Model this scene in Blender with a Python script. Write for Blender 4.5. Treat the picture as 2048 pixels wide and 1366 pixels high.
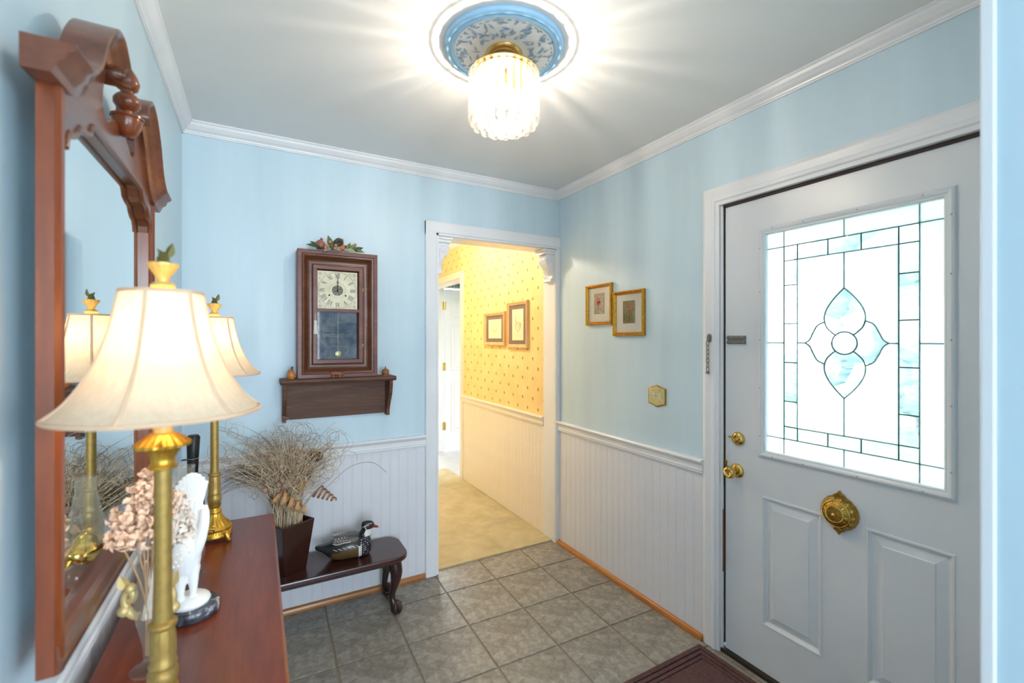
import bpy, bmesh, math, random
from mathutils import Vector, Matrix
PI = math.pi
random.seed(7)
for o in list(bpy.data.objects):
    bpy.data.objects.remove(o)
SC = bpy.context.scene
COL = SC.collection
# ------------------------------------------------------------------ camera
cam = bpy.data.cameras.new('camera')
cam.sensor_width = 36.0
cam.lens = 910.0 / 2048.0 * 36.0
cam.shift_y = -3.0 / 2048.0
cam.clip_start = 0.02
cam.dof.use_dof = True
cam.dof.focus_distance = 2.3
cam.dof.aperture_fstop = 2.8
camo = bpy.data.objects.new('camera', cam)
COL.objects.link(camo)
camo.location = (0, 0, 1.40)
camo.rotation_euler = (PI / 2, 0, -math.atan(508 / 910.0))
SC.camera = camo
# ------------------------------------------------------------------ world, daylight, exposure
SC.view_settings.view_transform = 'Standard'
SC.view_settings.look = 'None'
SC.view_settings.exposure = 1.15
SC.view_settings.gamma = 1.0
SC.view_settings.use_curve_mapping = False
W = bpy.data.worlds.new('sky')
SC.world = W
W.use_nodes = True
bg = W.node_tree.nodes['Background']
bg.inputs[0].default_value = (0.76, 0.885, 1.0, 1)
bg.inputs[1].default_value = 8.0


def area_light(name, loc, rot, sx, sy, power, color, portal=False):
    l = bpy.data.lights.new(name, 'AREA')
    l.shape = 'RECTANGLE'
    l.size = sx
    l.size_y = sy
    l.energy = power
    l.color = color
    o = bpy.data.objects.new(name, l)
    COL.objects.link(o)
    o.location = loc
    o.rotation_euler = rot
    if portal:
        l.cycles.is_portal = True
    return o


# daylight enters by the door glass (portal of the sky), by unseen windows added behind the camera for fill, and by the side room window
area_light('door_glass_portal', (1.93, 0.852, 1.39), (0, PI / 2, 0), 0.92, 0.58, 1, (1, 1, 1), True)
area_light('rear_fill_portal', (.315, -2.98, 1.425), (PI / 2, 0, 0), 1.13, 1.75, 1, (1, 1, 1), True)
area_light('rear_fill_portal', (2.45, -2.98, 1.425), (PI / 2, 0, 0), 1.5, 1.75, 1, (1, 1, 1), True)
area_light('side_window_portal', (3.98, 4.35, 1.4), (0, PI / 2, 0), 1.4, 1.3, 1, (1, 1, 1), True)


def point_light(name, loc, power, color, radius=0.03):
    l = bpy.data.lights.new(name, 'POINT')
    l.energy = power
    l.color = color
    l.shadow_soft_size = radius
    o = bpy.data.objects.new(name, l)
    COL.objects.link(o)
    o.location = loc
    return o


# ------------------------------------------------------------------ room dimensions
XL, XR, YB, ZC = -0.31, 1.82, 2.60, 2.42
YH = 2.74          # hall side of the back wall
XH = 1.80          # papered hall wall


# ------------------------------------------------------------------ materials
def lin(c):
    return tuple(((v / 255.0) / 12.92 if v / 255.0 <= 0.04045 else ((v / 255.0 + 0.055) / 1.055) ** 2.4) for v in c) + (1,)


class NT:
    def __init__(s, name):
        m = bpy.data.materials.new(name)
        m.use_nodes = True
        s.m = m
        s.t = m.node_tree
        s.n = s.t.nodes
        s.b = s.n['Principled BSDF']
        s.out = s.n['Material Output']

    def add(s, typ, **kw):
        n = s.n.new(typ)
        for k, v in kw.items():
            if k.startswith('i_'):
                n.inputs[k[2:].replace('_', ' ')].default_value = v
            else:
                setattr(n, k, v)
        return n

    def link(s, a, b):
        s.t.links.new(a, b)

    def coords(s, scale=(1, 1, 1), kind='Object'):
        tc = s.add('ShaderNodeTexCoord')
        mp = s.add('ShaderNodeMapping')
        mp.inputs['Scale'].default_value = scale
        s.link(tc.outputs[kind], mp.inputs['Vector'])
        return mp.outputs['Vector']

    def noise(s, vec, scale, detail=3, rough=0.55, dist=0):
        n = s.add('ShaderNodeTexNoise')
        n.inputs['Scale'].default_value = scale
        n.inputs['Detail'].default_value = detail
        n.inputs['Roughness'].default_value = rough
        n.inputs['Distortion'].default_value = dist
        s.link(vec, n.inputs['Vector'])
        return n

    def ramp(s, fac, stops):
        r = s.add('ShaderNodeValToRGB')
        e = r.color_ramp.elements
        while len(e) < len(stops):
            e.new(0.5)
        for k, (p, c) in enumerate(stops):
            e[k].position = p
            e[k].color = c
        s.link(fac, r.inputs[0])
        return r.outputs[0]

    def bump(s, h, strength, dist=0.002):
        b = s.add('ShaderNodeBump')
        b.inputs['Strength'].default_value = strength
        b.inputs['Distance'].default_value = dist
        s.link(h, b.inputs['Height'])
        s.link(b.outputs[0], s.b.inputs['Normal'])
        return b


MATS = {}


def plain(name, rgb, rough=0.5, metal=0.0, var=0.06, vscale=20, bump=0.0, bscale=60, coat=0.0, spec=0.5, stretch=(1, 1, 1)):
    if name in MATS:
        return MATS[name]
    t = NT(name)
    c = lin(rgb)
    v = t.coords(stretch)
    n = t.noise(v, vscale)
    lo = tuple(x * (1 - var) for x in c[:3]) + (1,)
    hi = tuple(min(1, x * (1 + var)) for x in c[:3]) + (1,)
    t.link(t.ramp(n.outputs[0], [(0.3, lo), (0.7, hi)]), t.b.inputs['Base Color'])
    t.b.inputs['Roughness'].default_value = rough
    t.b.inputs['Metallic'].default_value = metal
    t.b.inputs['Coat Weight'].default_value = coat
    t.b.inputs['Specular IOR Level'].default_value = spec
    if bump:
        n2 = t.noise(v, bscale, 4)
        t.bump(n2.outputs[0], bump)
    MATS[name] = t.m
    return t.m


def wood(name, dark, light, axis='X', scale=14, rough=0.3, coat=0.3, figure=1.0, bmp=0.08):
    if name in MATS:
        return MATS[name]
    t = NT(name)
    st = {'X': (0.12, 1, 1), 'Y': (1, 0.12, 1), 'Z': (1, 1, 0.12)}[axis]
    v = t.coords(st)
    n = t.noise(v, scale, 5, 0.6, 0.6 * figure)
    n2 = t.noise(v, scale * 7, 3, 0.6)
    mx = t.add('ShaderNodeMix', data_type='FLOAT')
    mx.inputs[0].default_value = 0.35
    t.link(n.outputs[0], mx.inputs[2])
    t.link(n2.outputs[0], mx.inputs[3])
    col = t.ramp(mx.outputs[0], [(0.32, lin(dark)), (0.52, lin(tuple((a + b) / 2 for a, b in zip(dark, light)))), (0.68, lin(light))])
    t.link(col, t.b.inputs['Base Color'])
    t.b.inputs['Roughness'].default_value = rough
    t.b.inputs['Coat Weight'].default_value = coat
    t.b.inputs['Coat Roughness'].default_value = 0.12
    t.bump(n2.outputs[0], bmp, 0.001)
    MATS[name] = t.m
    return t.m


def wall_paint(name, rgb, rough=0.38):
    t = NT(name)
    v = t.coords((1, 1, 0.10))
    n = t.noise(v, 7, 4, 0.6)
    c = lin(rgb)
    t.link(t.ramp(n.outputs[0], [(0.3, tuple(x * 0.95 for x in c[:3]) + (1,)), (0.7, tuple(min(1, x * 1.04) for x in c[:3]) + (1,))]), t.b.inputs['Base Color'])
    r = t.ramp(n.outputs[0], [(0.35, (rough * 0.8,) * 3 + (1,)), (0.65, (rough * 1.2,) * 3 + (1,))])
    t.link(r, t.b.inputs['Roughness'])
    v2 = t.coords((1, 1, 0.35))
    n2 = t.noise(v2, 40, 3)
    t.bump(n2.outputs[0], 0.10, 0.002)
    MATS[name] = t.m
    return t.m


BLUE = wall_paint('blue_wall_paint', (200, 221, 233))
WHITE = plain('white_trim_paint', (233, 233, 236), 0.28, var=0.02, vscale=6)
WAINS = plain('white_beadboard_paint', (226, 226, 232), 0.34, var=0.02, vscale=5)
DOORW = plain('white_door_paint', (222, 224, 228), 0.30, var=0.02, vscale=4, bump=0.05, bscale=30)
CEIL = plain('white_ceiling_paint', (238, 237, 236), 0.6, var=0.015, vscale=4)
HWHITE = plain('cream_hall_paint', (238, 228, 216), 0.4, var=0.02)
OAK = wood('oak_shoe_molding', (150, 92, 40), (196, 130, 66), 'X', 18, 0.4, 0.2)
OAKY = wood('oak_shoe_molding_right', (165, 98, 40), (206, 134, 62), 'Y', 18, 0.4, 0.2)
CHERRY = wood('cherry_console_wood', (94, 36, 18), (150, 70, 38), 'Y', 9, 0.30, 0.12, 1.0, 0.015)
MIRW = wood('mirror_frame_wood', (98, 42, 18), (152, 78, 38), 'Z', 10, 0.3, 0.3)
MIRH = wood('mirror_crest_wood', (84, 42, 26), (132, 74, 48), 'Y', 10, 0.3, 0.35)
WALNUT = wood('walnut_shelf_wood', (72, 42, 30), (132, 90, 66), 'X', 12, 0.6, 0.0)
CLOCKW = wood('clock_mahogany_veneer', (90, 44, 38), (134, 78, 66), 'X', 10, 0.45, 0.08, 1.6)
CLOCKI = wood('clock_ogee_veneer', (78, 42, 26), (124, 74, 48), 'X', 12, 0.36, 0.15, 1.6)
BENCHW = wood('dark_bench_wood', (46, 22, 20), (88, 46, 38), 'X', 12, 0.26, 0.4)
BENCHL = wood('dark_bench_leg_wood', (34, 17, 18), (62, 32, 32), 'Z', 12, 0.35, 0.3)
PLANTW = wood('dark_planter_wood', (36, 14, 10), (66, 28, 20), 'Z', 8, 0.25, 0.4)
GOLD = plain('brass_lamp_metal', (196, 150, 58), 0.36, 0.85, 0.18, 60, 0.15, 200)
GOLDD = plain('antique_gold_column', (158, 128, 68), 0.45, 0.6, 0.15, 90, 0.15, 260)
BRASS = plain('polished_brass', (222, 186, 104), 0.16, 1.0, 0.06, 30)
BRASSD = plain('antique_brass', (170, 130, 56), 0.3, 0.95, 0.3, 90, 0.6, 130)
GFRAME = plain('gilded_frame', (190, 138, 44), 0.34, 0.75, 0.25, 80, 0.3, 160)
STEEL = plain('worn_nickel', (150, 144, 138), 0.32, 0.9, 0.15, 60)
BLACK = plain('black_plastic', (18, 18, 20), 0.4, 0, 0.1)
DGAP = plain('dark_weatherstrip', (58, 40, 38), 0.7)
FROST = None


def tile_mat():
    t = NT('grey_ceramic_tile')
    v = t.coords((1, 1, 1))
    n = t.noise(v, 26, 5, 0.7, 0.6)
    n2 = t.noise(v, 5, 2)
    mx = t.add('ShaderNodeMix', data_type='FLOAT')
    mx.inputs[0].default_value = 0.3
    t.link(n.outputs[0], mx.inputs[2])
    t.link(n2.outputs[0], mx.inputs[3])
    t.link(t.ramp(mx.outputs[0], [(0.36, lin((114, 108, 101))), (0.5, lin((142, 136, 128))), (0.64, lin((172, 165, 155)))]), t.b.inputs['Base Color'])
    t.b.inputs['Roughness'].default_value = 0.36
    t.bump(n.outputs[0], 0.12, 0.001)
    return t.m


TILE = tile_mat()
GROUT = plain('grout', (142, 130, 112), 0.85, bump=0.3, bscale=200)


def wallpaper():
    t = NT('yellow_sprig_wallpaper')
    tc = t.add('ShaderNodeTexCoord')
    sep = t.add('ShaderNodeSeparateXYZ')
    t.link(tc.outputs['Object'], sep.inputs[0])

    def m(op, a, b=None, c=None):
        n = t.add('ShaderNodeMath', operation=op)
        for k, x in enumerate((a, b, c)):
            if x is None:
                continue
            if isinstance(x, (int, float)):
                n.inputs[k].default_value = x
            else:
                t.link(x, n.inputs[k])
        return n.outputs[0]
    P = 0.15

    def lattice(oy, oz):
        fy = m('SUBTRACT', m('FRACT', m('ADD', m('DIVIDE', sep.outputs['Y'], P), oy)), 0.5)
        fz = m('SUBTRACT', m('FRACT', m('ADD', m('DIVIDE', sep.outputs['Z'], P), oz)), 0.5)
        a = m('DIVIDE', fy, 0.85)
        b = m('DIVIDE', fz, 1.3)
        return m('SQRT', m('ADD', m('MULTIPLY', a, a), m('MULTIPLY', b, b)))
    d = m('MINIMUM', lattice(0.13, 0.1), lattice(0.63, 0.6))
    v = t.coords((1, 1, 1))
    n = t.noise(v, 140, 2)
    dd = m('ADD', d, m('MULTIPLY', m('SUBTRACT', n.outputs[0], 0.5), 0.05))
    mask = m('LESS_THAN', dd, 0.066)
    n3 = t.noise(v, 7, 4)
    base = t.ramp(n3.outputs[0], [(0.3, lin((242, 208, 138))), (0.7, lin((250, 222, 160)))])
    mix = t.add('ShaderNodeMix', data_type='RGBA')
    t.link(mask, mix.inputs[0])
    t.link(base, mix.inputs[6])
    mix.inputs[7].default_value = lin((150, 128, 66))
    t.link(mix.outputs[2], t.b.inputs['Base Color'])
    t.b.inputs['Roughness'].default_value = 0.55
    return t.m


PAPER = wallpaper()


def carpet_mat():
    t = NT('gold_carpet')
    v = t.coords((1, 1, 1))
    n = t.noise(v, 6, 5, 0.65, 0.4)
    n2 = t.noise(v, 260, 2)
    t.link(t.ramp(n.outputs[0], [(0.3, lin((188, 168, 118))), (0.7, lin((220, 202, 152)))]), t.b.inputs['Base Color'])
    t.b.inputs['Roughness'].default_value = 0.95
    t.b.inputs['Sheen Weight'].default_value = 0.3
    t.bump(n2.outputs[0], 0.9, 0.006)
    return t.m


CARPET = carpet_mat()


def glass_mat(name, tint, gloss_rough=0.03, frost=0.0, bump=0.0, bscale=30, stretch=(1, 1, 1)):
    t = NT(name)
    t.n.remove(t.b)
    tr = t.add('ShaderNodeBsdfTransparent')
    tr.inputs[0].default_value = tint + (1,)
    gl = t.add('ShaderNodeBsdfGlossy')
    gl.inputs['Roughness'].default_value = gloss_rough
    fr = t.add('ShaderNodeFresnel')
    fr.inputs[0].default_value = 1.45
    mx = t.add('ShaderNodeMixShader')
    geo = t.add('ShaderNodeNewGeometry')
    nb = t.add('ShaderNodeMath', operation='SUBTRACT')
    nb.inputs[0].default_value = 1.0
    t.link(geo.outputs['Backfacing'], nb.inputs[1])
    mu = t.add('ShaderNodeMath', operation='MULTIPLY')
    t.link(fr.outputs[0], mu.inputs[0])
    t.link(nb.outputs[0], mu.inputs[1])
    t.link(mu.outputs[0], mx.inputs[0])
    t.link(gl.outputs[0], mx.inputs[2])
    if frost > 0:
        tl = t.add('ShaderNodeBsdfTranslucent')
        tl.inputs[0].default_value = tint + (1,)
        m2 = t.add('ShaderNodeMixShader')
        if bump:
            v = t.coords(stretch)
            n = t.noise(v, bscale, 3, 0.6, 0.5)
            f = t.ramp(n.outputs[0], [(0.42, (frost * 0.5,) * 3 + (1,)), (0.58, (min(1, frost * 1.5),) * 3 + (1,))])
            t.link(f, m2.inputs[0])
        else:
            m2.inputs[0].default_value = frost
        t.link(tr.outputs[0], m2.inputs[1])
        t.link(tl.outputs[0], m2.inputs[2])
        t.link(m2.outputs[0], mx.inputs[1])
    else:
        t.link(tr.outputs[0], mx.inputs[1])
    if bump:
        v = t.coords(stretch)
        n = t.noise(v, bscale, 3)
        b = t.add('ShaderNodeBump')
        b.inputs['Strength'].default_value = bump
        b.inputs['Distance'].default_value = 0.004
        t.link(n.outputs[0], b.inputs['Height'])
        t.link(b.outputs[0], gl.inputs['Normal'])
        t.link(b.outputs[0], fr.inputs['Normal'])
    t.link(mx.outputs[0], t.out.inputs[0])
    return t.m


PFROST = glass_mat('frosted_door_glass', (0.84, 0.87, 0.86), 0.2, 0.75)
PBEVEL = glass_mat('rippled_bevel_glass', (0.88, 0.94, 0.99), 0.05, 0.16, 0.5, 26, (1, 1, 3))
CLEAR = glass_mat('clear_glass', (0.97, 0.98, 0.98))
CRYSTAL = glass_mat('crystal_prism_glass', (0.955, 0.955, 0.95), 0.10, 0.035)
CRYBALL = glass_mat('crystal_ball_glass', (0.97, 0.96, 0.94), 0.08, 0.07)


def emit(name, col, strength):
    t = NT(name)
    t.n.remove(t.b)
    e = t.add('ShaderNodeEmission')
    e.inputs[0].default_value = col + (1,)
    e.inputs[1].default_value = strength
    tr = t.add('ShaderNodeBsdfTransparent')
    ad = t.add('ShaderNodeAddShader')
    t.link(e.outputs[0], ad.inputs[0])
    t.link(tr.outputs[0], ad.inputs[1])
    t.link(ad.outputs[0], t.out.inputs[0])
    return t.m


BULB = emit('lit_bulb_glass', (1.0, 0.88, 0.70), 3.0)


def shade_mat():
    t = NT('cream_silk_shade')
    t.n.remove(t.b)
    v = t.coords((1, 1, 0.15))
    n = t.noise(v, 120, 2)
    col = t.ramp(n.outputs[0], [(0.3, lin((232, 210, 182))), (0.7, lin((240, 222, 196)))])
    df = t.add('ShaderNodeBsdfDiffuse')
    tl = t.add('ShaderNodeBsdfTranslucent')
    t.link(col, df.inputs[0])
    t.link(col, tl.inputs[0])
    mx = t.add('ShaderNodeMixShader')
    mx.inputs[0].default_value = 0.34
    t.link(df.outputs[0], mx.inputs[1])
    t.link(tl.outputs[0], mx.inputs[2])
    t.link(mx.outputs[0], t.out.inputs[0])
    return t.m


SHADE = shade_mat()
SHTRIM = plain('cream_shade_trim', (212, 178, 148), 0.7)


def mirror_mat():
    t = NT('mirror_silver')
    t.b.inputs['Metallic'].default_value = 1.0
    t.b.inputs['Roughness'].default_value = 0.01
    v = t.coords()
    n = t.noise(v, 2)
    t.link(t.ramp(n.outputs[0], [(0.2, (0.86, 0.90, 0.88, 1)), (0.8, (0.88, 0.91, 0.90, 1))]), t.b.inputs['Base Color'])
    return t.m


MIRROR = mirror_mat()


# ------------------------------------------------------------------ mesh builder
class MB:
    def __init__(s):
        s.v = []
        s.f = []
        s.mi = []
        s.cur = 0

    def vert(s, p):
        s.v.append(tuple(p))
        return len(s.v) - 1

    def face(s, ids):
        s.f.append(tuple(ids))
        s.mi.append(s.cur)

    def box(s, x0, x1, y0, y1, z0, z1):
        b = len(s.v)
        for z in (z0, z1):
            for (x, y) in ((x0, y0), (x1, y0), (x1, y1), (x0, y1)):
                s.v.append((x, y, z))
        for q in ((0, 3, 2, 1), (4, 5, 6, 7), (0, 1, 5, 4), (1, 2, 6, 5), (2, 3, 7, 6), (3, 0, 4, 7)):
            s.face([b + i for i in q])
        return s

    def hexa(s, bot, top):
        """two quads of 4 points"""
        b = len(s.v)
        s.v += [tuple(p) for p in bot] + [tuple(p) for p in top]
        for q in ((0, 3, 2, 1), (4, 5, 6, 7), (0, 1, 5, 4), (1, 2, 6, 5), (2, 3, 7, 6), (3, 0, 4, 7)):
            s.face([b + i for i in q])
        return s

    def prism(s, poly, axis, a0, a1):
        """poly of 2D points extruded along axis; 2D is the other two axes in xyz order"""
        def P(p, a):
            if axis == 'X':
                return (a, p[0], p[1])
            if axis == 'Y':
                return (p[0], a, p[1])
            return (p[0], p[1], a)
        n = len(poly)
        b = len(s.v)
        for p in poly:
            s.v.append(P(p, a0))
        for p in poly:
            s.v.append(P(p, a1))
        for i in range(n):
            j = (i + 1) % n
            s.face((b + i, b + j, b + n + j, b + n + i))
        s.face([b + i for i in reversed(range(n))])
        s.face([b + n + i for i in range(n)])
        return s

    def loft(s, rings, closed=True, cap=True):
        b = len(s.v)
        n = len(rings[0])
        for r in rings:
            s.v += [tuple(p) for p in r]
        for k in range(len(rings) - 1):
            for i in range(n if closed else n - 1):
                j = (i + 1) % n
                s.face((b + k * n + i, b + k * n + j, b + (k + 1) * n + j, b + (k + 1) * n + i))
        if cap and closed:
            s.face([b + i for i in reversed(range(n))])
            s.face([b + (len(rings) - 1) * n + i for i in range(n)])
        return s

    def lathe(s, prof, n=24, c=(0, 0, 0), axis='Z', scal=None, cap=True):
        """prof (r, h); scal(k, ang) -> radius factor"""
        rings = []
        for k, (r, h) in enumerate(prof):
            ring = []
            for i in range(n):
                a = 2 * PI * i / n
                q = r * (scal(k, a) if scal else 1)
                x, y = q * math.cos(a), q * math.sin(a)
                if axis == 'Z':
                    p = (c[0] + x, c[1] + y, c[2] + h)
                elif axis == 'X':
                    p = (c[0] + h, c[1] + x, c[2] + y)
                else:
                    p = (c[0] + y, c[1] + h, c[2] + x)
                ring.append(p)
            rings.append(ring)
        return s.loft(rings, True, cap)

    def tube(s, pts, rad, n=6, cap=True, flat=None):
        pts = [Vector(p) for p in pts]
        rings = []
        up = Vector((0, 0, 1))
        nrm = None
        for k, p in enumerate(pts):
            t = (pts[min(k + 1, len(pts) - 1)] - pts[max(k - 1, 0)])
            if t.length < 1e-9:
                t = Vector((0, 0, 1))
            t.normalize()
            if nrm is None:
                nrm = t.cross(up)
                if nrm.length < 1e-3:
                    nrm = t.cross(Vector((0, 1, 0)))
            else:
                nrm = nrm - t * nrm.dot(t)
            nrm.normalize()
            bi = t.cross(nrm)
            r = rad[k] if isinstance(rad, (list, tuple)) else rad
            fl = flat if flat else 1.0
            rings.append([p + nrm * (r * math.cos(2 * PI * i / n)) + bi * (r * fl * math.sin(2 * PI * i / n)) for i in range(n)])
        return s.loft(rings, True, cap)

    def frame(s, prof, a0, a1, b0, b1, fn):
        """mitred rectangular moulding: prof (inset d, height h); fn(a,b,h)->xyz"""
        rings = []
        for (sa, sb) in ((0, 0), (1, 0), (1, 1), (0, 1)):
            ring = []
            for (d, h) in prof:
                a = a0 + d if sa == 0 else a1 - d
                b = b0 + d if sb == 0 else b1 - d
                ring.append(fn(a, b, h))
            rings.append(ring)
        rings.append(rings[0])
        return s.loft(rings, True, False)

    def ball(s, c, r, n=10, m=7, sc=(1, 1, 1)):
        rings = []
        for k in range(m + 1):
            th = PI * k / m
            rr = max(math.sin(th), 0.02) * r
            rings.append([(c[0] + rr * math.cos(2 * PI * i / n) * sc[0], c[1] + rr * math.sin(2 * PI * i / n) * sc[1], c[2] - r * math.cos(th) * sc[2]) for i in range(n)])
        return s.loft(rings)

    def leaf(s, base, direc, normal, length, width, fold=0.15, curl=0.0, n=5):
        d = Vector(direc).normalized()
        nn = Vector(normal)
        nn = (nn - d * nn.dot(d)).normalized()
        w = d.cross(nn)
        b = Vector(base)
        rows = []
        for k in range(n + 1):
            t = k / n
            ww = width * 0.5 * math.sin(PI * min(1, 0.06 + 0.94 * t) ** 0.85)
            if k == n:
                ww = width * 0.01
            c = b + d * (length * t) - nn * (curl * length * t * t)
            e = nn * (fold * ww * 2)
            rows.append((c - w * ww + e, c, c + w * ww + e))
        i0 = len(s.v)
        for r in rows:
            s.v += [tuple(p) for p in r]
        for k in range(n):
            a = i0 + k * 3
            s.face((a, a + 1, a + 4, a + 3))
            s.face((a + 1, a + 2, a + 5, a + 4))
        return s

    def xf(s, M):
        s.v = [tuple(M @ Vector(p)) for p in s.v]
        return s

    def mesh(s, name, mats, smooth=False):
        me = bpy.data.meshes.new(name)
        me.from_pydata(s.v, [], s.f)
        if not isinstance(mats, (list, tuple)):
            mats = [mats]
        for m in mats:
            me.materials.append(m)
        for p, k in zip(me.polygons, s.mi):
            p.material_index = k
            p.use_smooth = smooth
        bm = bmesh.new()
        bm.from_mesh(me)
        bmesh.ops.recalc_face_normals(bm, faces=bm.faces)
        bm.to_mesh(me)
        bm.free()
        return me

    def obj(s, name, mats, parent=None, smooth=False, bevel=0, auto=True, seg=2):
        me = s.mesh(name, mats, smooth)
        o = bpy.data.objects.new(name, me)
        COL.objects.link(o)
        if parent:
            o.parent = parent
        if bevel:
            md = o.modifiers.new('bevel', 'BEVEL')
            md.width = bevel
            md.segments = seg
            md.limit_method = 'ANGLE'
            md.angle_limit = math.radians(40)
        if smooth and auto:
            try:
                me.set_sharp_from_angle(angle=math.radians(48))
            except Exception:
                pass
        return o


def tag(o, label, cat=None, group=None, kind=None):
    o['label'] = label
    if cat:
        o['category'] = cat
    if group:
        o['group'] = group
    if kind:
        o['kind'] = kind
    return o


def thing(name, label, cat, loc=(0, 0, 0), rz=0, group=None, kind=None):
    o = bpy.data.objects.new(name, None)
    o.empty_display_size = 0.05
    COL.objects.link(o)
    o.location = loc
    o.rotation_euler = (0, 0, rz)
    return tag(o, label, cat, group, kind)


def inst(me, name, parent=None, loc=(0, 0, 0), rot=(0, 0, 0), sc=(1, 1, 1)):
    o = bpy.data.objects.new(name, me)
    COL.objects.link(o)
    if parent:
        o.parent = parent
    o.location = loc
    o.rotation_euler = rot
    o.scale = sc
    return o


def B(*a):
    return MB().box(*a)


def bez(p0, p1, p2, p3, n=10):
    out = []
    for k in range(n + 1):
        t = k / n
        u = 1 - t
        out.append(tuple(u ** 3 * a + 3 * u * u * t * b + 3 * u * t * t * c + t ** 3 * d for a, b, c, d in zip(p0, p1, p2, p3)))
    return out


def spline(pts, n=6):
    """Catmull-Rom through points of any dimension"""
    P = [pts[0]] + list(pts) + [pts[-1]]
    out = []
    for k in range(1, len(P) - 2):
        for j in range(n):
            t = j / n
            out.append(tuple(0.5 * (2 * b + (c - a) * t + (2 * a - 5 * b + 4 * c - d) * t * t + (3 * b - a - 3 * c + d) * t ** 3)
                             for a, b, c, d in zip(P[k - 1], P[k], P[k + 1], P[k + 2])))
    out.append(tuple(pts[-1]))
    return out


# ================================================================== SETTING
def struct(mb, name, mat, label, smooth=False, bevel=0, cat=None):
    o = mb.obj(name, mat, None, smooth, bevel)
    tag(o, label, cat or name.split('_')[0], None, 'structure')
    return o


# ---- walls
m = MB()
m.box(XL - .12, .93, YB, YH, 0, ZC)
m.box(.93, 1.805, YB, YH, 2.04, ZC)
m.box(1.805, 1.96, YB, YH, 0, ZC)
wall_back = struct(m, 'wall_back', BLUE, 'pale blue back wall with the hallway doorway')
m = MB()
m.box(XR, XR + .14, .10, .424, 0, ZC)
m.box(XR, XR + .14, .424, 1.336, 2.012, ZC)
m.box(XR, XR + .14, 1.336, YB, 0, ZC)
wall_right = struct(m, 'wall_right', BLUE, 'pale blue wall around the front door')
wall_left = struct(B(XL - .12, XL, -3.0, YB, 0, ZC), 'wall_left', BLUE, 'pale blue wall behind the mirror and console')
wall_front = struct(B(.95, 3.3, .115, .2375, 0, ZC), 'wall_front', BLUE, 'blue wall end beside the front door hinges')
m = MB()
m.box(XL - .12, 3.3, -3.12, -3.0, 0, .55)
m.box(XL - .12, 3.3, -3.12, -3.0, 2.3, ZC)
m.box(XL - .12, -.25, -3.12, -3.0, .55, 2.3)
m.box(.88, 1.7, -3.12, -3.0, .55, 2.3)
m.box(3.2, 3.3, -3.12, -3.0, .55, 2.3)
struct(m, 'wall_rear', BLUE, 'blue wall of the room behind with window openings added for fill daylight')  # openings added and placed to let fill daylight into the entry
struct(B(3.3, 3.42, -3.12, .2375, 0, ZC), 'wall_rear_side', BLUE, 'blue side wall of the room behind')
m = MB()
m.box(XL - .12, 3.42, -3.12, .10, ZC, ZC + .1)
m.box(XL - .12, 1.96, .10, YH, ZC, ZC + .1)
struct(m, 'ceiling', CEIL, 'white ceiling of the entry')

# ---- hall beyond
HX0 = .55
wall_hall = MB()
wall_hall.box(XH, XH + .12, YH, 4.27, 0, ZC)
wall_hall.box(XH, XH + .12, 4.27, 6.2, 2.03, ZC)
wall_hall = struct(wall_hall, 'wall_hall', PAPER, 'yellow sprigged wallpaper wall of the hallway')
struct(B(HX0 - .12, HX0, YH, 6.2, 0, ZC), 'wall_hall_left', PAPER, 'yellow papered left wall of the hallway')
struct(B(HX0 - .12, XH, 6.2, 6.32, 0, ZC), 'wall_hall_end', PAPER, 'yellow papered end wall of the hallway')
struct(B(HX0 - .12, 4.1, YH, 6.32, ZC, ZC + .1), 'ceiling_hall', CEIL, 'white ceiling of the hallway')
struct(B(HX0, XH, 2.635, 4.66, -.02, .008), 'floor_hall', CARPET, 'golden tan carpet of the hallway')
SIDEW = plain('white_side_room_paint', (236, 238, 244), 0.5, var=0.01)
VINYL = plain('pale_grey_vinyl', (196, 194, 196), 0.4, var=0.06, vscale=9)
struct(B(HX0, XH, 4.66, 6.2, -.02, .002), 'floor_side_room', VINYL, 'pale grey vinyl floor beyond the carpet')
m = MB()
m.box(XH, 4.0, 3.2, 6.2, -.02, .001)
struct(m, 'floor_side_room_near', VINYL, 'pale grey vinyl floor of the side room')
m = MB()
m.box(1.92, 2.055, 5.46, 5.56, 0, ZC)
m.box(2.055, 2.86, 5.46, 5.56, 2.06, ZC)
m.box(2.86, 4.0, 5.46, 5.56, 0, ZC)
struct(m, 'wall_side_room', SIDEW, 'white wall with a panelled door beyond the hallway')
m = MB()
m.box(4.0, 4.1, 3.2, 3.7, 0, ZC)
m.box(4.0, 4.1, 5.0, 5.56, 0, ZC)
m.box(4.0, 4.1, 3.7, 5.0, 0, .7)
m.box(4.0, 4.1, 3.7, 5.0, 2.1, ZC)
struct(m, 'wall_side_room_window', SIDEW, 'white side room wall with a window')
struct(B(XH + .12, 4.1, 3.1, 3.2, 0, ZC), 'wall_side_room_near', SIDEW, 'white near wall of the side room')

# ---- floor: tiles
floor = struct(B(XL - .1, 3.42, -3.1, 2.64, -.06, -.0038), 'floor', GROUT, 'grey ceramic tile floor with tan grout')
TX, TY = .305, .3255
tile_full = MB()
g = .0042
tile_full.hexa([(-TX / 2 + g, -TY / 2 + g, -.008), (TX / 2 - g, -TY / 2 + g, -.008), (TX / 2 - g, TY / 2 - g, -.008), (-TX / 2 + g, TY / 2 - g, -.008)],
               [(-TX / 2 + g + .0015, -TY / 2 + g + .0015, 0), (TX / 2 - g - .0015, -TY / 2 + g + .0015, 0), (TX / 2 - g - .0015, TY / 2 - g - .0015, 0), (-TX / 2 + g + .0015, TY / 2 - g - .0015, 0)])
tile_full = tile_full.mesh('tile', TILE)


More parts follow.
